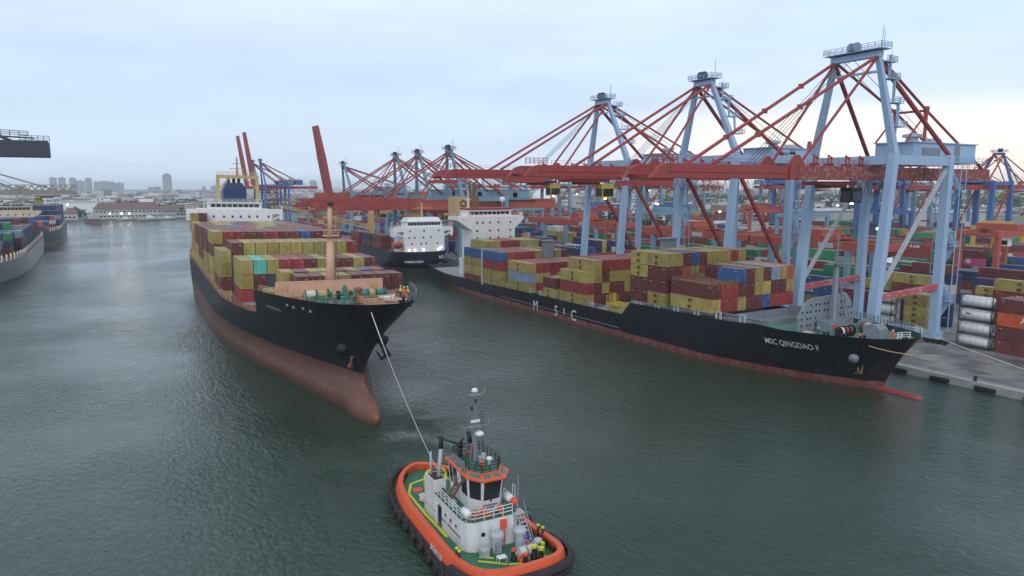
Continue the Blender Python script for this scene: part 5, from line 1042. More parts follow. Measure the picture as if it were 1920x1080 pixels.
for k, (x, w_, h) in enumerate(((150, 16, 30), (168, 16, 31), (330, 20, 34), (560, 26, 44), (640, 20, 52), (1150, 30, 62))): tower(x, 2420, w_, 16, h, ('low hazy block left of the single tall tower, leftmost of two', 'low hazy block just left of the single tall tower', 'faint block behind the towed ship gantry', 'faint block behind the raised red boom', 'faint slim tower behind the feeder ship', 'faint tower between the third crane legs')[k], 'single towers on the skyline')
# far shore buildings
def shed(x, y, w_, d_, h, rh, wall, roof, label, name='building', rows=0, cat='building', z=1.0, grp='buildings on the far shore'):
    t = thing(name, (x, y, z), label, cat, grp); q = MB(); q.box((0, 0, 0), (w_, d_, h)); q.build('wall', wall, t)
    q = MB(); q.add([(-1, -1, h), (w_ + 1, -1, h), (w_ + 1, d_ + 1, h), (-1, d_ + 1, h), (rh * .6, d_ / 2, h + rh), (w_ - rh * .6, d_ / 2, h + rh)], [(0, 1, 5, 4), (2, 3, 4, 5), (1, 2, 5), (3, 0, 4), (3, 2, 1, 0)]); q.build('roof', roof, t)
    b_ = None
    for r_ in range(rows):
        n = int(w_ / 3.4)
        for j in range(n):
            if b_ is None: m = MB(); m.box((0, -.08, 0), (2.0, -.004, 1.5)); b_ = m.build('window', 'glass', t); o = b_
            else: o = b_.copy(); C.objects.link(o); o.parent = t
            o.location = (1.0 + j * 3.4, 0, 1.4 + r_ * (h / rows))
shed(-1, 800, 58, 16, 9, 6.5, 'wallpale', 'roofred', 'long pale harbour building with two window rows behind the three lit lamps', rows=2)
shed(-47, 792, 32, 16, 6, 5, 'wallpale', 'roofred', 'red roofed building on the shore left of the moored patrol boat', rows=1)
shed(-32, 900, 50, 14, 15, 1, 'white', 'lgrey', 'white flat building with tall window bays behind the long harbour building', rows=1)
shed(60, 840, 60, 22, 5, 7, 'wallpale', 'roofred', 'wide brown roofed hall right of the long harbour building')
shed(72, 810, 52, 10, 3.5, 1.2, 'wallpale', 'roofred', 'low long shed between the trees left of the towed ship', rows=1)
shed(46, 786, 24, 8, 3.2, 1.5, 'lgrey', 'grey', 'grey waterside landing shed with a flat roof')
shed(245, 142, 4.5, 13, 4.0, 2.3, 'wallpale', 'white', 'pale gabled shed among the stacks right of the nearest leg', grp='sheds in the container yard')
for k, (x, y, w_, d_, h, lb) in enumerate(((405, 300, 40, 22, 15, 'white warehouse behind the nearest crane far leg'), (450, 268, 30, 20, 15, 'white warehouse right of the nearest crane far leg'), (520, 360, 60, 26, 9, 'long white roofed warehouse behind the right hand blue cranes'), (620, 330, 70, 30, 9, 'white arched warehouse at the far right edge'), (330, 330, 40, 16, 7, 'pale warehouse beyond the yard trees'), (420, 520, 60, 22, 14, 'white office block behind the third crane'), (470, 660, 50, 14, 20, 'white banded ferry terminal block near the dome'))): shed(x, y, w_, d_, h, 1.6, 'wallpale' if k != 5 else 'white', 'lgrey', lb, rows=2 if k > 4 else 0, grp='warehouses behind the yard')
q = MB(); q.lathe((649, 1000, 1), [(22, 0), (22, 10), (20, 18), (14, 24), (7, 27.5), (1, 29)], 24); tag(q.build('dome', 'white', None, True), 'white dome roof in the haze beside the third crane leg', 'dome')
# vessels at the far shore
def boat(x, y, L_, label, ang=0, mat='hull_grey', house='white'):
    t = thing('patrol_boat', (x, y, 0), label, 'boat', 'boats at the far shore', (0, 0, R(ang))); q = MB(); P = [(-L_ * .13, 0), (L_ * .13, 0), (L_ * .14, L_ * .6), (0, L_), (-L_ * .14, L_ * .6)]; q.prism([(a * .8, b_) for a, b_ in P], -.5, L_ * .13, top=P); q.build('hull', mat, t)
    q = MB(); q.box((-L_ * .09, L_ * .25, L_ * .13), (L_ * .09, L_ * .6, L_ * .22)); q.box((-L_ * .07, L_ * .35, L_ * .22), (L_ * .07, L_ * .52, L_ * .29)); q.build('deckhouse', house, t); q = MB(); q.bar((0, L_ * .42, L_ * .29), (0, L_ * .42, L_ * .5), .3); q.build('mast', 'grey', t)
boat(-6, 742, 30, 'dark grey patrol boat moored left of the three lit lamps', 200, 'hull_dark', 'lgrey'); boat(52, 760, 18, 'pale boat at the landing shed', 95); boat(66, 768, 14, 'small white boat right of the landing shed', 90); boat(30, 770, 13, 'small boat in front of the long harbour building', 85)
# lamp posts
def lamp_post(x, y, h, label, mat='lamp', grp='lit lamps along the far shore', z=1.0, r=.5):
    t = thing('lamp_post', (x, y, z), label, 'lamp post', grp); q = MB(); q.tube((0, 0, 0), (0, 0, h), .18, .1, 6); q.build('pole', 'grey', t); q = MB(); q.lathe((0, 0, h), [(r * .6, -.1), (r, .3), (r * .7, .8), (.1, .9)], 8); q.build('lamp', mat, t)
for k, x in enumerate((11.8, 21.5, 28.0)): lamp_post(x, 781, 5, ('leftmost of the three lit lamps on the far quay', 'middle one of the three lit lamps on the far quay', 'rightmost of the three lit lamps on the far quay')[k], 'lampshore', r=.55)
lamp_post(-22, 784, 14, 'single warm lamp beside the red roofed shore building', 'lamp', r=.9)
gl = 'lit lamps around the container terminal'
for k, (x, y, h, m_, lb) in enumerate(((560, 640, 26, 'lamp', 'bright warm lamp at the tip of a far crane boom line left of the dome'), (430, 390, 24, 'lampo', 'orange lamp high behind the nearest crane girder'), (400, 430, 14, 'lampo', 'orange lamp low between the middle crane legs'), (385, 440, 14, 'lampo', 'orange lamp just left of another low between the middle crane legs'), (330, 420, 15, 'lampw', 'white lamp left of the middle crane far leg'), (360, 340, 14, 'lampo', 'orange lamp below the girder between the nearest crane legs'), (205, 480, 16, 'lampw', 'white lamp above the feeder ship bridge'), (170, 520, 20, 'lampw', 'bright white lamp right of the tan ship cranes'), (150, 560, 18, 'lampw', 'white lamp left of the tan ship cranes'), (250, 300, 10, 'lamp', 'warm lamp over the yard beside the third crane near leg'), (500, 230, 18, 'lampw', 'white lamp right of the nearest crane landside leg'), (470, 330, 17, 'lampw', 'white lamp above the white warehouse'), (520, 300, 12, 'lampw', 'white lamp at the right hand blue cranes'), (300, 190, 12, 'lamp', 'warm lamp behind the green stacks'), (420, 470, 16, 'lampo', 'orange lamp between the middle crane waterside legs in the haze'), (350, 390, 18, 'lampo', 'orange lamp under the middle crane girder left of a red brace'), (460, 420, 15, 'lampw', 'white lamp between the nearest crane far legs, higher one'), (440, 360, 12, 'lampo', 'orange lamp between the nearest crane far legs, lower one'), (560, 420, 20, 'lampo', 'orange lamp far behind the nearest crane cab'), (600, 300, 16, 'lampw', 'white lamp over the far warehouses at the right'), (640, 250, 14, 'lampo', 'orange lamp right of the far blue crane'), (500, 700, 22, 'lampw', 'white lamp near the dome and the ferry terminal'), (260, 620, 16, 'lampo', 'orange lamp between the three far quay cranes'), (215, 560, 18, 'lampw', 'white lamp left of the feeder bridge among far cranes'))): lamp_post(x, y, h, lb, m_, gl, 1.1, .8)
# ================================================================ left bank
g = MB(); g.box((-3000, 120, -3), (-45, 780, 1.2)); tag(g.build('left_quay', 'concrete'), 'concrete quay of the left bank', kind='structure')
quay_crane(161.6, 178.2, ('grey', 'darkblue', 'darkblue'), 'dark quay crane reaching in from the left with its boom end over the water', base=-48, ang=180, zu=37.6, za=60, zb=42, tip=-41.0, back=10, reach_cab=-2, gh=3.3, blunt=True).location.y = 178.2
t = quay_crane(398, 413, ('khaki', 'khaki', 'khaki'), 'hazy tan crane with a lattice boom above the left ships', base=-46, ang=180, zu=28.2, za=43.5, zb=31, tip=-39.5, back=14, detail=False, wide=False, leg_w=1.4, lean=9, stays=(-30, -14)); t.location.y = 413
q = MB()
for yy in (4.4, 10.6):
    for j in range(14):
        x = -39 + j * 2.8; q.bar((x, yy, 29.4), (x + 1.4, yy, 31.6), .25); q.bar((x + 1.4, yy, 31.6), (x + 2.8, yy, 29.4), .25)
    q.bar((-39, yy, 31.7), (0, yy, 31.7), .3)
q.build('lattice_truss', 'khaki', t)
def left_ship(x, y, hull, wh, label, L_=150, dz=8.0, yb=128, zt=18.5, beam=11, hw=1.0):
    t = thing('container_ship', (x, y, 0), label, 'container ship')
    h, bf, zd, s0 = make_hull(t, hull, L_, beam, [(-1.2, 4), (0, 3), (6, 0)], [(0, 70), (8, 50)], [(0, .8), (8, .6)], [(0, dz + 2.5), (10, dz + 2.2), (13, dz), (L_, dz)], [(0, 8), (4, 0)], 22, .8, nu=50, nz=12)
    deck_sheet(t, 'deckred', bf, lambda s: dz - .5, 1, L_ - 2, name='main_deck')
    ph = [(px_, z) for z in (zt - 1.5, zt - 4.2, zt - 7) for px_ in (-7, -4.5, -1.5, 1.5, 4.5, 7)]
    superstructure(t, wh, -8.5, 8.5, yb, 9, dz - .5, zt, -11.5, 11.5, (-8, 8), zt + 2.2, ph, flare=3, wind_n=10)
    q = MB(); q.rail([(bf(s, dz) - .1, s, dz) for s in range(14, int(L_) - 2, 4)], 1.1, .05, 2.0); q.build('side_rail', 'lgrey', t)
    q = MB(); [q.box((bf(s, dz) - .5, s, dz), (bf(s, dz) - .05, s + .4, dz + 2.2)) for s in range(16, int(L_) - 4, 4)]; q.build('lashing_posts', 'cream', t)
    q = MB(); q.tube((0, yb + 3, zt + 2), (0, yb + 3, zt + 8), .35, .2, 6); q.bar((-3, yb + 3, zt + 6), (3, yb + 3, zt + 6), .2); q.build('radar_mast', wh, t)
    q = MB(); q.box((-4, yb + 9, dz), (4, yb + 14, zt + 3)); q.build('funnel', 'funnelblue', t)
    return t, bf
left_ship(-34.5, 266, 'hull_grey', 'cream', 'weathered grey container ship with navy containers and a cream bridge at the left edge', yb=146, L_=168, zt=20.2, dz=7.6, beam=11.6)
left_ship(-28.5, 440, 'hull_dark', 'white', 'dark hulled container ship with a white bridge moored beyond the grey one', yb=128, L_=150, zt=17.5, dz=8.0)
GL = 'containers on the grey ship at the left edge'; nn = 0
nav = {}
for j in range(8):
    for i in range(9):
        hh = (2, 3, 3, 4, 3, 3, 4, 4)[j] - (1 if i > 6 and j % 3 == 0 else 0)
        y = 292 + j * 13.4; x = -34.5 - 10.2 + i * 2.27
        if x + 2.2 > -34.5 + 11 * min(1, ((y - 266) / 52)) ** .6 - .4: continue
        if (x + 30) < -.062 * (y - 200) - 12: continue
        for k in range(hh):
            if not (k >= hh - 1 or i >= 7 or j < 1): continue
            c_ = 'N' if (i, j, k) == (5, 0, 1) else rnd.choices(*cw)[0]; nn += 1
            container(Matrix.Translation((x, y, 8.1 + k * CH)), 40, c_, f"{COL[c_][1]} container, {OT[j]} row from bow, {OT[i]} from left, tier {OT[k]}, grey left ship", GL, door=(j < 2))
GL2 = 'containers on the dark hulled ship beyond'
for j in range(7):
    for i in range(9):
        hh = (2, 3, 4, 5, 4, 5, 5)[j]; x = -28.5 - 10.0 + i * 2.27; y = 462 + j * 14
        if x + 2.2 > -28.5 + 11 * min(1, ((y - 440) / 48)) ** .6 - .4: continue
        for k in range(hh):
            if not (k == hh - 1 or i == 8 or j == 0): continue
            c_ = rnd.choices(*cw)[0]; container(Matrix.Translation((x, y, 8.1 + k * CH)), 40, c_, f"{COL[c_][1]} container, {OT[j]} row, {OT[i]} from left, tier {OT[k]}, dark hulled left ship", GL2, door=False)
# ================================================================ TUG
T = thing('tugboat', (27.25, 42.5, 0), 'orange and white tugboat with green decks and tyre fenders towing the light ship, in front', 'tugboat', rot=(0, 0, R(-2.5)))
T.scale = (.975,) * 3; MT = Matrix.Translation((27.25, 42.5, 0)) @ Euler((0, 0, R(-2.5))).to_matrix().to_4x4() @ Matrix.Scale(.975, 4)
WT = [(.8, 0), (.86, 1.2), (1.02, 2.2), (1.32, 3.1), (1.85, 3.85), (2.7, 4.42), (3.9, 4.8), (5.6, 4.97), (8, 4.95), (14, 4.85), (18, 4.78), (21, 4.45), (23.5, 3.9), (25.4, 3.15), (26.8, 2.2), (27.7, 1.25), (28.1, .5), (28.2, 0)]
def outline(off, k=1):
    pts = [(interp(WT, y), y) for y in sorted(set([i * .25 for i in range(0, 29)] + [7 + i * .7 for i in range(24)] + [a for a, b in WT] + [24 + .25 * i for i in range(17)])) if y >= WT[0][0]]
    c = Vector((0, 14)); L_ = [(x, y) for x, y in pts]; R_ = [(-x, y) for x, y in reversed(pts[1:-1])]; P = L_ + R_; n = len(P); out_ = []
    for i in range(n):
        a = Vector(P[i - 1]); b_ = Vector(P[(i + 1) % n]); t = (b_ - a).normalized(); nn_ = Vector((t.y, -t.x)); out_.append((P[i][0] - nn_.x * off, P[i][1] - nn_.y * off))
    return out_
def ring(mb, loops, m=0):
    n = len(loops[0]); vs = [p for lp in loops for p in lp]; mb.add(vs, [(j * n + k, j * n + (k + 1) % n, (j + 1) * n + (k + 1) % n, (j + 1) * n + k) for j in range(len(loops) - 1) for k in range(n)], m); return mb
def lp(off, z): return [(x, y, z(y) if callable(z) else z) for x, y in outline(off)]
bf_ = lambda y: max(0, (8 - y) / 7) ** 1.2
sh = lambda y: 1.0 + .62 * bf_(y)          # sheer: the bow stands higher
zt = lambda y: 1.05 + sh(y) + .35 * bf_(y)
dk = lambda y: .25 + 1.0 + .3 * bf_(y)
q = MB(); ring(q, [lp(.9, -.9), lp(.35, -.2), lp(.18, lambda y: sh(y) - .35)]); q.build('hull', paint('tug_hull_red', (.30, .05, .035), .55, .4, (.10, .05, .04), 1.5), T)
q = MB(); ring(q, [lp(.12, lambda y: sh(y) - .4), lp(.02, lambda y: sh(y) + .1), lp(.38, lambda y: zt(y) - .03), lp(.42, zt), lp(.86, lambda y: zt(y) + .02), lp(.90, lambda y: zt(y) - .1), lp(.72, lambda y: dk(y) - .02)]); bwk = q.build('bulwark', 'tugorange', T)
q = MB(); n = len(outline(.7)); ys_ = sorted(set([1.5, 1.7, 2.1, 2.5, 3.2, 4, 5, 6, 7, 9, 12, 16, 20, 22, 23.5, 25, 26, 26.8, 27.3])); dv = []
for y in ys_: w_ = max(.2, interp(WT, y) - .72); dv += [(-w_, y, dk(y)), (w_, y, dk(y))]
q.add(dv, [(2 * i, 2 * i + 1, 2 * i + 3, 2 * i + 2) for i in range(len(ys_) - 1)]); q.build('deck', 'tuggreen', T)
# bulwark stays
oo = outline(.74); st_ = None
for i in range(0, n, 2):
    x, y = oo[i]
    if 3 < y < 26.5:
        if st_ is None: q = MB(); q.box((-.11, -.03, 0), (.11, .03, .68)); st_ = q.build('bulwark_stay', 'rubber', T); o = st_
        else: o = st_.copy(); C.objects.link(o); o.parent = T
        o.location = (x + (.1 if x < 0 else -.1), y, dk(y))
# rubber fender belt and tyres
q = MB(); prof = [(.0, -.05), (-.32, .02), (-.45, .28), (-.32, .56), (.0, .62)]
bowk = lambda y: 1.0 if y > 6 else 1.35
ring(q, [[(x, y, sh(y) - .35 + z) for x, y in outline(o)] for o, z in prof]); q.build('fender_belt', 'rubber', T)
q = MB(); P1 = [p for p in outline(-.1) if p[1] < 6.4]; 
ring(q, [[(x, y, (sh(y) + .1 + z) if y < 6.6 else sh(y) - .1) for x, y in outline(o)] for o, z in ((-.05, -.1), (-.5, .05), (-.62, .4), (-.4, .75), (.02, .82))]) if False else None
def arc(o, ymax): 
    r_ = [p for p in outline(o) if p[1] < ymax]; r_.sort(key=lambda p: math.atan2(p[0], -(p[1] - 8))); return r_
cur = [arc(o, 6.0) for o in (0, -.42, -.60, -.42, 0)]; mn = min(len(c) for c in cur); zz = (.15, .2, .5, .8, .92)
q = MB(); vs = []
for c, z in zip(cur, zz): vs += [(c[i][0], c[i][1], sh(c[i][1]) + z) for i in range(mn)]
q.add(vs, [(j * mn + i, j * mn + i + 1, (j + 1) * mn + i + 1, (j + 1) * mn + i) for j in range(4) for i in range(mn - 1)]); q.build('bow_fender', 'rubber', T)
ty = MB(); ty.torus((0, 0, 0), .42, .2, 'x', 14, 7); ty0 = None
tp = outline(-.5); tyk = 0; seq = [(i, p) for i, p in enumerate(tp) if (p[1] > 5 and p[0] < 0) or p[1] > 22 or (p[0] > 0 and p[1] > 7)]
last = None
for i, p in seq:
    if last is not None and (Vector(p) - last).length < (.95 if p[1] > 22 else .95 + .25 * ((i * 7) % 3)): continue
    last = Vector(p); a = Vector(tp[i - 1]); b_ = Vector(tp[(i + 1) % len(tp)]); t_ = (b_ - a).normalized(); ang_ = math.atan2(t_.y, t_.x) - math.pi / 2
    if ty0 is None: ty0 = ty.build('tyre', 'rubber', T, True); o = ty0
    else: o = ty0.copy(); C.objects.link(o); o.parent = T
    big = 1.35 if p[1] > 24.5 else 1
    o.location = (p[0], p[1], sh(p[1]) - .12 + rnd.uniform(-.12, .1)); o.rotation_euler = (rnd.uniform(-.15, .15), rnd.uniform(-.1, .1), ang_); o.scale = (big,) * 3
# deck markings
q = MB(); pth = [(-2.95, 11.5), (-3.05, 16.5), (-2.95, 21.8), (-1.9, 24.1), (-.3, 24.6), (1.9, 24.1), (2.9, 21.8), (3.05, 16.5)]
for a, b_ in zip(pth, pth[1:]): q.bar((*a, dk(14) + .02), (*b_, dk(14) + .02), .3, .03)
q.build('deck_line', 'tugyellow', T)
q = MB()
for a, b_ in (((-2.3, 6.3), (-.4, 4.6)), ((-1.9, 6.9), (-.9, 6.1)), ((2.2, 5.2), (3.4, 3.8)), ((-.3, 4.5), (1.8, 3.7))): q.bar((*a, dk(a[1]) + .025), (*b_, dk(b_[1]) + .025), .22, .03)
q.build('deck_line', 'tugyellow', T)
q = MB(); q.lathe((-1.75, 22.4, dk(20)), [(.55, 0), (.55, .03)], 16); q.build('deck_hatch', 'lifered', T)
Z0 = dk(14); Z1 = 3.95
# lower house with rounded front corners
q = MB(); hp = [(-2.75, 17.6), (-2.75, 8.9), (-2.5, 8.2), (-1.9, 7.8), (1.9, 7.8), (2.5, 8.2), (2.75, 8.9), (2.75, 17.6)]; q.prism(hp[::-1], Z0, Z1)
lh = q.build('lower_house', 'tugwhite', T)
q = MB(); q.prism([(x * .985, 12.7 + (y - 12.7) * .99) for x, y in hp][::-1], Z1 + .001, Z1 + .03); q.build('upper_deck', 'tuggreen', lh)
q = MB(); q.bar((-2.77, 8.9, Z0 + 1.05), (-2.77, 13.2, Z0 + 1.05), .05, .08); q.bar((-2.77, 14.8, Z0 + 1.0), (-2.77, 17.4, Z0 + 1.0), .03, .05); q.build('stripe', 'black', lh)
q = MB(); q.box((-2.79, 13.3, Z0 + .1), (-2.752, 14.15, Z0 + 2.1)); q.build('doorway', 'glass', lh); q = MB(); q.box((-2.86, 14.15, Z0 + .1), (-2.756, 14.65, Z0 + 2.1)); q.build('door', 'white', lh)
for y in (12.3, 11.1, 9.9): q = MB(); q.tube((-2.80, y, Z0 + 1.75), (-2.752, y, Z0 + 1.75), .15, n=10); q.build('porthole', 'glass', lh)
q = MB(); q.tube((-1.1, 7.75, Z0 + 1.5), (-1.1, 7.797, Z0 + 1.5), .2, n=12); q.build('porthole', 'glass', lh)
q = MB(); q.torus((-2.83, 11.7, Z0 + 1.5), .32, .06, 'x', 14, 5); q.build('life_ring', 'rope', lh)
q = MB(); q.box((.55, 7.55, Z0 + 1.7), (1.1, 7.797, Z0 + 2.5)); q.tube((.85, 7.5, Z0), (.85, 7.5, Z0 + 1.7), .07, n=6); q.build('hydrant', 'lifered', lh)
# funnel casings and exhausts
for sx in (-1, 1):
    q = MB(); a, b_ = sorted((sx * 2.78, sx * 1.5)); q.prism([(a, 15.2), (b_, 15.2), (b_, 17.7), (a, 17.7)], Z0, 5.2, top=[(a, 15.2), (b_, 15.2), (b_, 17.3), (a, 17.3)]); cs_ = q.build('funnel_casing', 'tugwhite', T)
    q = MB(); q.box((a + .12, 15.3, 5.2), (b_ - .12, 17.1, 5.24)); q.build('casing_opening', 'black', cs_)
    q = MB(); q.tube((sx * 2.0, 15.8, 5.0), (sx * 1.55, 16.2, 7.9), .2, n=10); q.tube((sx * 2.5, 16.6, 5.0), (sx * 2.3, 17.0, 7.4), .1, n=8); q.build('exhaust_pipe', 'lgrey', cs_, True); q = MB(); q.tube((sx * 1.56, 16.18, 7.85), (sx * 1.45, 16.4, 9.0), .23, n=10); q.build('exhaust_tip', 'black', cs_, True)
# wheelhouse
ZB = Z1 + .03; ZR = 7.25
wb = [(-1.2, 14.6), (-1.3, 10.3), (-.55, 9.1), (1.05, 9.1), (1.9, 10.2), (1.75, 14.6)]; wt = [(-1.4, 14.9), (-1.6, 10.0), (-.72, 8.55), (1.25, 8.55), (2.2, 9.9), (2.0, 14.9)]
q = MB(); q.prism(wb[::-1], ZB, ZR, top=wt[::-1]); wh = q.build('wheelhouse', 'tugwhite', T)
def wface(i, u0, u1, v0, v1, off=.02):
    a0, a1 = Vector((*wb[i], ZB)), Vector((*wb[(i + 1) % 6], ZB)); b0, b1 = Vector((*wt[i], ZR)), Vector((*wt[(i + 1) % 6], ZR))
    def P(u, v): return a0.lerp(a1, u).lerp(b0.lerp(b1, u), v)
    nn_ = (a1 - a0).cross(b0 - a0).normalized(); cen = Vector((0, 12, 5.5)); nn_ = nn_ if nn_.dot(P(.5, .5) - cen) > 0 else -nn_
    return [P(u0, v0) + nn_ * off, P(u1, v0) + nn_ * off, P(u1, v1) + nn_ * off, P(u0, v1) + nn_ * off], nn_
for i, u0, u1 in ((0, .05, .2), (0, .25, .45), (0, .68, .96), (1, .12, .88), (2, .06, .94), (3, .12, .88), (4, .04, .32), (4, .6, .9)):
    for (a, b_) in ((u0, u1),):
        f, nn_ = wface(i, a, b_, .40, .94, .025); q = MB(); bk = [p - nn_ * .06 for p in f]; q.add(f + bk, [(0, 1, 2, 3), (7, 6, 5, 4), (0, 4, 5, 1), (1, 5, 6, 2), (2, 6, 7, 3), (3, 7, 4, 0)]); q.build('window', 'glass', wh)
f, nn_ = wface(0, .5, .64, .06, .9, .03); q = MB(); q.add(f + [p - nn_ * .05 for p in f], [(0, 1, 2, 3), (0, 4, 5, 1), (1, 5, 6, 2), (2, 6, 7, 3), (3, 7, 4, 0)]); q.build('door', 'white', wh)
for tx, sz, x_, z_ in (('BATAVIA II-216', .21, -.5, ZB + .72), ('JAKARTA', .18, -.15, ZB + .45)): text_obj(tx, sz, 'darktext', wh, (x_, 9.1 - (z_ - ZB) * .165 - .04, z_), (R(81) , 0, 0), .006)
q = MB(); q.box((.12, 8.86, ZB + 1.1), (.30, 8.89, ZB + 1.3)); q.build('badge', 'darktext', wh)
q = MB(); rp = [(.3 + (x - .3) * 1.12, 12 + (y - 12) * 1.1) for x, y in wt]; ri = [(.3 + (x - .3) * .80, 12 + (y - 12) * .80) for x, y in wt]; q.prism(rp[::-1], ZR, ZR + .12); q.prism(rp[::-1], ZR + .12, ZR + .42, top=ri[::-1]); rf = q.build('roof', 'tugorange', wh)
M['roofpanel'] = paint('roof_panel', (.10, .16, .12), .4, .2)
for i in range(6):
    a0, a1 = Vector((*rp[i], ZR + .12)), Vector((*rp[(i + 1) % 6], ZR + .12)); b0, b1 = Vector((*ri[i], ZR + .42)), Vector((*ri[(i + 1) % 6], ZR + .42)); m_ = 3 if i in (0, 4) else 2 if i == 2 else 1
    for j in range(m_):
        u0, u1 = (j + .12) / m_, (j + .88) / m_; P = lambda u, v: a0.lerp(a1, u).lerp(b0.lerp(b1, u), v) + Vector((0, 0, .012)); q = MB(); f = [P(u0, .25), P(u1, .25), P(u1, .8), P(u0, .8)]; q.add(f + [p - Vector((0, 0, .008)) for p in f], [(0, 1, 2, 3), (0, 4, 5, 1), (1, 5, 6, 2), (2, 6, 7, 3), (3, 7, 4, 0)]); q.build('roof_panel', 'roofpanel', rf)
ZD = ZR + .43
q = MB(); q.prism(ri[::-1], ZD, ZD + .03); q.build('monkey_deck', 'tuggreen', wh)
q = MB(); lo_ = [(x, y, ZD) for x, y in ri]; q.rail(lo_ + [lo_[0]], .95, .025, .8); q.build('roof_rail', 'black', wh)
q = MB(); q.box((-1.6, 10.6, ZD + .1), (-1.55, 13.2, ZD + .75)); q.build('name_board', 'grey', wh)
# mast
mx_, my_ = -.15, 11.4
ms = MB(); ms.tube((mx_, my_, ZD), (mx_, my_, ZD + 3.4), .17, .12, 8); ms.tube((mx_ - .4, my_ + .4, ZD), (mx_ - .05, my_, ZD + 3.3), .06, n=6); ms.tube((mx_ + .4, my_ + .4, ZD), (mx_ + .05, my_, ZD + 3.3), .06, n=6)
for sx, sy in ((-1, -1), (1, -1), (0, 1)): ms.tube((mx_ + .16 * sx, my_ + .16 * sy, ZD + 3.2), (mx_ + .12 * sx, my_ + .12 * sy, 14.2), .03, n=5)
for k in range(9): ms.bar((mx_ - .14, my_ - .14, ZD + 3.5 + k * .36), (mx_ + .14, my_ - .14, ZD + 3.5 + k * .36), .03)
ms = ms.build('mast', 'grey', T)
q = MB()
for z, w_ in ((11.3, 1.35), (14.3, 1.0)):
    q.bar((mx_ - w_, my_, z), (mx_ + w_, my_, z), .07); q.tube((mx_ + w_, my_, z), (mx_ + w_, my_, z + .45), .08, n=6); q.tube((mx_ - w_ * .9, my_, z), (mx_ - w_ * .9, my_, z + .3), .05, n=6); q.box((mx_ - .5, my_ - .3, z - .04), (mx_ + .5, my_ + .3, z + .01))
q.build('crosstree', 'grey', ms)
q = MB(); q.lathe((mx_ + .35, my_ - .2, 10.4), [(.15, 0), (.38, .1), (.42, .28), (.3, .42), (.05, .48)], 14); q.build('radar_dome', 'white', ms, True)
q = MB(); q.box((mx_ - .45, my_ - .25, 11.75), (mx_ + .4, my_ - .05, 11.95)); q.build('radar_scanner', 'white', ms); q = MB(); q.lathe((mx_, my_, 14.5), [(.1, 0), (.3, .1), (.25, .3), (.05, .42)], 10); q.build('light_cluster', 'white', ms)
q = MB(); q.tube((mx_ - .3, my_, 12.9), (mx_ - .3, my_, 13.2), .12, n=8); q.tube((mx_, my_ - .2, 13.6), (mx_, my_ - .2, 13.9), .1, n=8); q.build('mast_light', 'black', ms)
q = MB()
for (x, y, z) in ((1.3, 12.6, 14.2), (-1.4, 13.4, 12)): q.bar((x * .9, y, ZD), (x * .35, my_ + .1, z - 1.5), .025)
q.bar((1.25, 12.6, ZD), (1.25, 12.6, 12.3), .03); q.build('stay_wire', 'black', ms)
# fire monitor and gear on the monkey deck
q = MB(); q.tube((-.6, 13.8, ZD), (-.6, 13.8, ZD + 1.1), .22, n=10); q.tube((-.6, 13.8, ZD + 1.2), (-2.5, 15.0, ZD + 1.9), .11, .07, 8); q.tube((-.6, 13.8, ZD + 1.2), (-.9, 12.4, ZD + 2.3), .12, .08, 8); q.lathe((-.6, 13.8, ZD + 1.0), [(.3, 0), (.34, .3), (.15, .45)], 10); q.build('fire_monitor', 'black', T, True)
q = MB(); q.tube((.6, 14.0, ZD), (.6, 14.0, ZD + .9), .3, n=10); q.box((-.1, 13.2, ZD), (.5, 13.7, ZD + .5)); q.build('pump_housing', 'rust', T)
q = MB(); q.tube((.9, 10.6, ZD + .02), (.9, 10.6, ZD + .5), .14, n=10); q.lathe((.9, 10.6, ZD + .5), [(.12, 0), (.30, .08), (.30, .26), (.05, .36)], 12); q.build('satellite_dome', 'white', T, True)
q = MB(); q.lathe((.0, 10.2, ZD + .03), [(.2, 0), (.12, .4), (.14, .75), (.05, .8)], 10); q.build('compass', 'lifered', T, True)
q = MB(); q.box((.25, 11.2, ZD + .03), (.8, 11.8, ZD + .6)); q.tube((.5, 11.0, ZD + .6), (.5, 11.0, ZD + 1.1), .2, n=10); q.build('searchlight', 'lgrey', T)
# rails and stairs
ur = [(-2.65, 17.3, ZB), (-2.65, 9.0, ZB), (-2.4, 8.3, ZB), (-1.85, 7.92, ZB), (1.85, 7.92, ZB)]
q = MB(); q.rail(ur, .95, .028, .9); q.rail([(2.65, 17.3, ZB), (2.65, 9.4, ZB)], .95, .028, .9); q.build('deck_rail', 'white', T)
for sx in (-1, 1):
    q = MB()
    for k in range(8): q.box((sx * 2.05 - .3, 12.9 - k * .32, ZB + .36 * k), (sx * 2.05 + .3, 13.12 - k * .32, ZB + .04 + .36 * k))
    for e in (-.33, .33): q.bar((sx * 2.05 + e, 13.1, ZB), (sx * 2.05 + e, 10.6, ZB + 2.9), .06, .16); q.bar((sx * 2.05 + e, 13.1, ZB + .9), (sx * 2.05 + e, 10.6, ZB + 3.8), .035)
    q.build('stairway', 'rust' if sx < 0 else 'tan', T)
q = MB()
for k in range(8): q.box((2.35, 7.7 - k * .2, Z1 - .33 * k - .1), (3.0, 7.95 - k * .2, Z1 - .33 * k - .04))
for e in (2.33, 3.02): q.bar((e, 8.0, Z1), (e, 6.2, Z0 + .1), .06, .16); q.bar((e, 8.0, Z1 + .95), (e, 6.2, Z0 + 1.0), .035)
q.box((1.9, 7.6, Z1 - .06), (3.0, 8.6, Z1 + .02)); q.build('stairway', 'lgrey', T)
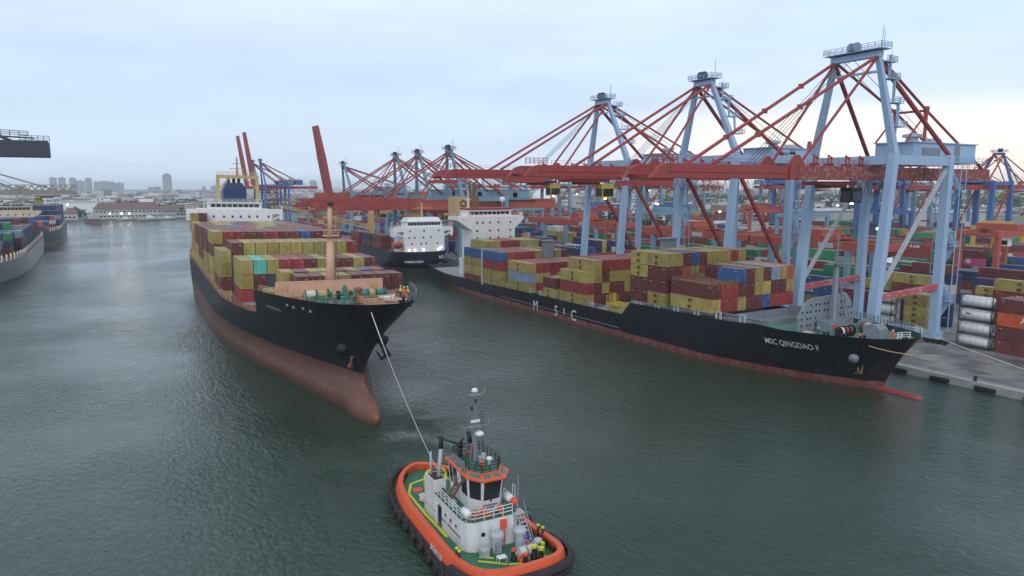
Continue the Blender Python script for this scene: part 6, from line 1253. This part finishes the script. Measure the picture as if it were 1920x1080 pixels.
for sx, y, l_ in ((-1, 8.6, 'raft'), (1, 9.6, 'raft')):
    q = MB(); q.tube((sx * 2.35, y - .55, ZB + .75), (sx * 2.35, y + .55, ZB + .75), .33, n=14); q.torus((sx * 2.35, y - .2, ZB + .75), .34, .03, 'y', 14, 4); q.torus((sx * 2.35, y + .2, ZB + .75), .34, .03, 'y', 14, 4); o = q.build('life_raft_canister', 'white', None, True); o.matrix_world = MT; tag(o, 'white life raft canister on the near left rail of the tugboat' if sx < 0 else 'white life raft canister beside the orange buoy on the tugboat right rail', 'life raft')
    q = MB(); [q.bar((sx * 2.35 + e, y + d, ZB), (sx * 2.35, y + d, ZB + .5), .05) for e in (-.3, .3) for d in (-.35, .35)]; q.build('raft_cradle', 'lgrey', T)
q = MB(); q.lathe((0, 0, 0), [(.1, -.1), (.34, 0), (.38, .3), (.25, .52), (.05, .6)], 12); o = q.build('buoy', 'lifered', None, True); o.matrix_world = MT @ Matrix.Translation((2.45, 8.75, ZB + .45)); tag(o, 'orange buoy hanging at the tugboat right rail by the life raft canister', 'buoy')
q = MB(); q.bar((2.9, 9.4, ZB), (2.9, 9.4, ZB + 1.8), .05); q.bar((2.9, 9.9, ZB), (2.9, 9.9, ZB + 1.8), .05); q.bar((2.9, 9.4, ZB + 1.8), (2.9, 9.9, ZB + 1.8), .05); q.bar((3.0, 9.0, ZB), (3.0, 9.0, ZB + 3.0), .02); q.build('davit_frame', 'white', T)
for k, x in enumerate((-1.55, -.85, .85)):
    q = MB(); q.tube((0, 0, 0), (0, 0, .42), .12, n=8); q.build('x', 'lgrey'); bpy.data.objects.remove(bpy.data.objects['x']); q2 = MB(); q2.tube((x, 8.3, ZB), (x, 8.3, ZB + .5), .14, n=10); q2.lathe((x, 8.3, ZB + .5), [(.14, 0), (.27, .06), (.27, .3), (.1, .42)], 12); q2.build('vent_head', 'lifered', T, True)
q = MB(); q.box((.05, 7.99, ZB + .25), (.5, 8.03, ZB + .6)); q.build('notice_board', 'black', T)
q = MB(); q.torus((-.35, 8.2, ZB + .3), .22, .07, 'y', 12, 5); q.tube((-.6, 8.25, ZB), (-.1, 8.15, ZB + .55), .05, n=5); q.tube((-.1, 8.25, ZB), (-.55, 8.15, ZB + .5), .05, n=5); q.build('hose_reel', 'lifered', T)
# fore deck gear
for x, y, s_, l_ in ((-.15, 6.95, 1.0, 'left'), (2.0, 6.8, 1.0, 'right')):
    q = MB(); q.tube((x, y, dk(6)), (x, y, dk(6) + 1.35), .42, n=18); q.lathe((x, y, dk(6) + 1.35), [(.42, 0), (.60, .05), (.60, .3), (.45, .48), (.15, .55), (.12, .72)], 18); q.build('mushroom_vent', 'lgrey', T)
q = MB(); [q.bar((x, 6.55, dk(6)), (x, 6.55, dk(6) + 1.1), .05) for x in (-.55, -.4, -.25, -.1)]; q.build('pipe_rack', 'grey', T)
q = MB(); q.box((-1.75, 6.5, dk(6)), (-1.1, 7.3, dk(6) + .55)); q.box((-1.8, 6.45, dk(6) + .55), (-1.05, 7.35, dk(6) + .62)); o = q.build('deck_box', 'lgrey'); o.matrix_world = MT; tag(o, 'pale grey deck box against the tugboat house on the fore deck', 'box')
q = MB(); q.box((-1.0, 4.9, dk(5) + .45), (-.2, 5.5, dk(5) + .5)); [q.bar((x, y, dk(5)), (x, y, dk(5) + .45), .05) for x in (-.95, -.25) for y in (4.95, 5.45)]; o = q.build('small_table', 'white'); o.matrix_world = MT; tag(o, 'small pale table standing low on the tugboat fore deck', 'table')
M['barrelblue'] = paint('barrel_blue', (.05, .06, .42), .4, .1); q = MB(); q.lathe((0, 0, 0), [(.22, 0), (.24, .1), (.22, .3), (.24, .5), (.22, .7), (.23, .95), (.2, 1.0)], 14); o = q.build('barrel', 'barrelblue', None, True); o.matrix_world = MT @ Matrix.Translation((2.72, 6.75, dk(6))); tag(o, 'blue plastic barrel beside the right mushroom vent of the tugboat', 'barrel')
def bitt(x, y, pm_, label, cap='lifered', s=1.0, parent=None):
    q = MB(); q.lathe((0, 0, 0), [(.3, 0), (.22, .12), (.15, .7), (.15, .75)], 10); t = q.build('bitt', 'black', T, True); t.location = (x, y, dk(y)); t.scale = (s,) * 3
    q = MB(); q.lathe((0, 0, .75), [(.19, 0), (.19, .18), (.05, .22)], 10); q.build('cap', cap, t)
for x, y, c_, s_ in ((.45, 5.0, 'lifered', 1.1), (1.0, 3.9, 'lifered', 1.0), (2.1, 4.4, 'tugyellow', 1.3), (2.5, 3.9, 'tugyellow', 1.2), (2.4, 6.0, 'lifered', .8)): bitt(x, y, None, '', c_, s_)
for x, y, z in ((-4.05, 6.75, 0), (-4.1, 6.1, 0), (4.1, 7.2, 0), (4.15, 6.5, 0)):
    q = MB(); q.tube((x, y, zt(y) - .7), (x, y, zt(y) + .5), .12, n=10); b_ = q.build('bollard_post', 'black', T, True); q = MB(); q.tube((x, y, zt(y) + .5), (x, y, zt(y) + .62), .16, n=10); q.build('cap', 'tugyellow', b_)
t = winch(1.55, 4.9, dk(5), .52, ['rope', 'rope'], 'grey bow winch with white rope on the tugboat fore deck', MT, mat='lgrey', w=1.5)
bpy.data.objects.remove(t.children[0]) if False else None
q = MB(); q.torus((.95, 4.55, dk(5) + .3), .3, .1, 'y', 12, 5); q.torus((1.25, 4.3, dk(5) + .32), .28, .1, 'x', 12, 5); q.tube((.7, 4.2, dk(5) + .1), (1.2, 4.7, dk(5) + .5), .1, n=6); q.build('chain_stopper', 'lifered', T)
q = MB(); q.lathe((3.15, 5.6, dk(5)), [(.1, 0), (.1, .6), (.4, .65), (.4, .95), (.1, 1.1)], 12); q.build('capstan', 'lgrey', T, True)
q = MB(); q.tube((3.3, 5.0, dk(5)), (3.3, 5.0, dk(5) + .9), .18, n=10); q.build('fuel_vent', 'tugyellow', T)
# aft deck gear: towing staple, winch
q = MB(); z = dk(20)
for pts in ([(-1.0, 22.2, z), (-1.0, 22.2, z + 1.4), (-.75, 22.2, z + 1.85), (-.3, 22.2, z + 2.0), (.6, 22.2, z + 2.0), (1.05, 22.2, z + 1.85), (1.3, 22.2, z + 1.4), (1.3, 22.2, z)], [(-1.0, 22.2, z + 1.2), (-.8, 20.6, z)], [(1.3, 22.2, z + 1.2), (1.1, 20.6, z)], [(-.9, 20.9, z + .6), (1.2, 20.9, z + .6)]): q.path(pts, .15, 8)
q.build('towing_staple', 'tugyellow', T, True)
q = MB(); q.tube((-.3, 22.2, z + 2.02), (.6, 22.2, z + 2.02), .19, n=8); q.build('staple_sleeve', 'rust', T)
q = MB(); q.tube((-1.35, 20.6, z), (-1.35, 20.6, z + .75), .3, n=12); q.lathe((-1.35, 20.6, z + .75), [(.3, 0), (.36, .1), (.2, .3)], 12); q.build('capstan', 'lgrey', T, True)
t = winch(.55, 18.9, z, .75, ['rust'], 'yellow aft towing winch behind the tugboat house', MT, mat='yellow', w=1.0)
text_m = wrap_text('BATAVIA II-216', .6, 'marktext', T, lambda s, z_: interp(WT, s) - .02 - .36 * (z_ - 1.1) / .92 , 10.5, 1.22, sx=.68)
ropepile(-2.2, 19.6, dk(20) - .05, .55, MT, 'coil of pale rope on the tugboat aft deck by the funnel casing'); ropepile(2.6, 20.4, dk(20) - .05, .5, MT, 'coil of tan rope on the far side of the tugboat aft deck', 'tan')
q = MB(); q.path([(-2.2, 11.6, ZB + .1), (-2.3, 12.4, ZB + .1), (-2.0, 13.2, ZB + .12), (-2.35, 14.0, ZB + .1), (-2.1, 14.8, ZB + .1)], .06, 5); q.build('hose', 'black', T)
q = MB(); q.box((-2.5, 11.6, ZB), (-1.95, 12.2, ZB + .5)); q.build('locker', 'lgrey', T); q = MB(); q.tube((-2.2, 14.2, ZB), (-2.2, 14.2, ZB + .7), .2, n=10); q.build('vent_pipe', 'rust', T)
# tow line: from the towed ship bow over the staple to the winch
q = MB(); A = M1 @ Vector((-2.0, -4.9, 16.3)); B_ = MT @ Vector((.2, 22.2, dk(20) + 2.25)); W_ = MT @ Vector((.55, 19.2, dk(20) + 1.2)); pts = []
for k in range(25): f = k / 24; p = A.lerp(B_, f); p.z -= 1.6 * 4 * f * (1 - f) * .5; pts.append(p)
q.path(pts + [W_], .028, 5); q.path(pts[:6], .06, 6); tag(q.build('tow_line', 'rope'), 'pale tow line running from the towed ship bow down to the tugboat winch', 'rope')
q = MB()
for k, (a, b_, sg) in enumerate(((M2 @ Vector((1.4, .9, 9.8)), Vector((QX + 1.4, 20, QZ + .5)), 2.2),)):
    pts = [a.lerp(b_, j / 16) - Vector((0, 0, sg * 4 * (j / 16) * (1 - j / 16) * .5)) for j in range(17)]; q.path(pts, .05, 5)
tag(q.build('mooring_line', 'rope'), 'pale mooring line from the moored ship bow tip running right over the quay', 'rope')
q = MB(); a = M2 @ Vector((-9.9, 7.5, 7.7)); b_ = Vector((QX + .8, 44.5, QZ + .6)); a = M2 @ Vector((-b2(7.2, 7.9), 7.2, 7.9)); b_ = M2 @ Vector((1.2, .2, 7.0)); pts = [a.lerp(b_, j / 10) - Vector((.4, .9, .9 * 4 * (j / 10) * (1 - j / 10) * .5)) for j in range(11)]; q.path(pts, .07, 5)
tag(q.build('mooring_line', 'tan'), 'tan mooring line slung across the moored ship bow plating', 'rope')
# ================================================================ only the 300 containers that show largest stay objects of their own
cl = [o for o in C.objects if o.name.startswith('shipping_container')]
bpy.context.view_layer.update()
cp = Vector((0, 0, 32))
def sc_(o):
    lab = 2.5 if any(c.name.startswith('lettering') for c in o.children) else 1.0
    v = 1.0
    if 'top tier' in o['label'] and not any(c.name.startswith('door') for c in o.children): v = .35
    if 'hidden' in o['label'] or 'behind the' in o['label']: v *= .5
    return lab * v * (1.0 if o.data is CM[40] else .7) / (o.matrix_world.translation - cp).length_squared
cl.sort(key=sc_, reverse=True)
ys2 = MB()
for o in cl[298:]:
    Lc = C40 if o.data is CM[40] else C20; mw = o.matrix_world; vs = [mw @ Vector((x, y, z)) for z in (0, CH) for x, y in ((0, 0), (CW, 0), (CW, Lc), (0, Lc))]
    ys2.add(vs, [(4, 5, 6, 7), (0, 1, 5, 4), (1, 2, 6, 5), (2, 3, 7, 6), (3, 0, 4, 7)], 0, tuple(o.color[:3]))
    for c in list(o.children): bpy.data.objects.remove(c)
    bpy.data.objects.remove(o)
if ys2.v:
    yo = bpy.data.objects['stacked_containers']; o2 = ys2.build('extra', 'contv'); import bmesh
    bm = bmesh.new(); bm.from_mesh(yo.data); bm.from_mesh(o2.data); bm.to_mesh(yo.data); bm.free(); bpy.data.objects.remove(o2)
# ================================================================ haze
M['haze'] = bpy.data.materials.new('haze'); M['haze'].use_nodes = True
t = M['haze'].node_tree; t.nodes.clear(); o_ = t.nodes.new('ShaderNodeOutputMaterial'); v_ = t.nodes.new('ShaderNodeVolumePrincipled')
v_.inputs['Color'].default_value = (.86, .92, 1.0, 1); v_.inputs['Density'].default_value = .00013; v_.inputs['Anisotropy'].default_value = .1
t.links.new(v_.outputs[0], o_.inputs['Volume'])
q = MB(); q.box((-10000, -1500, -4.2), (10000, 10000, 76)); tag(q.build('haze', 'haze'), 'thin bluish haze over the harbour', kind='stuff')
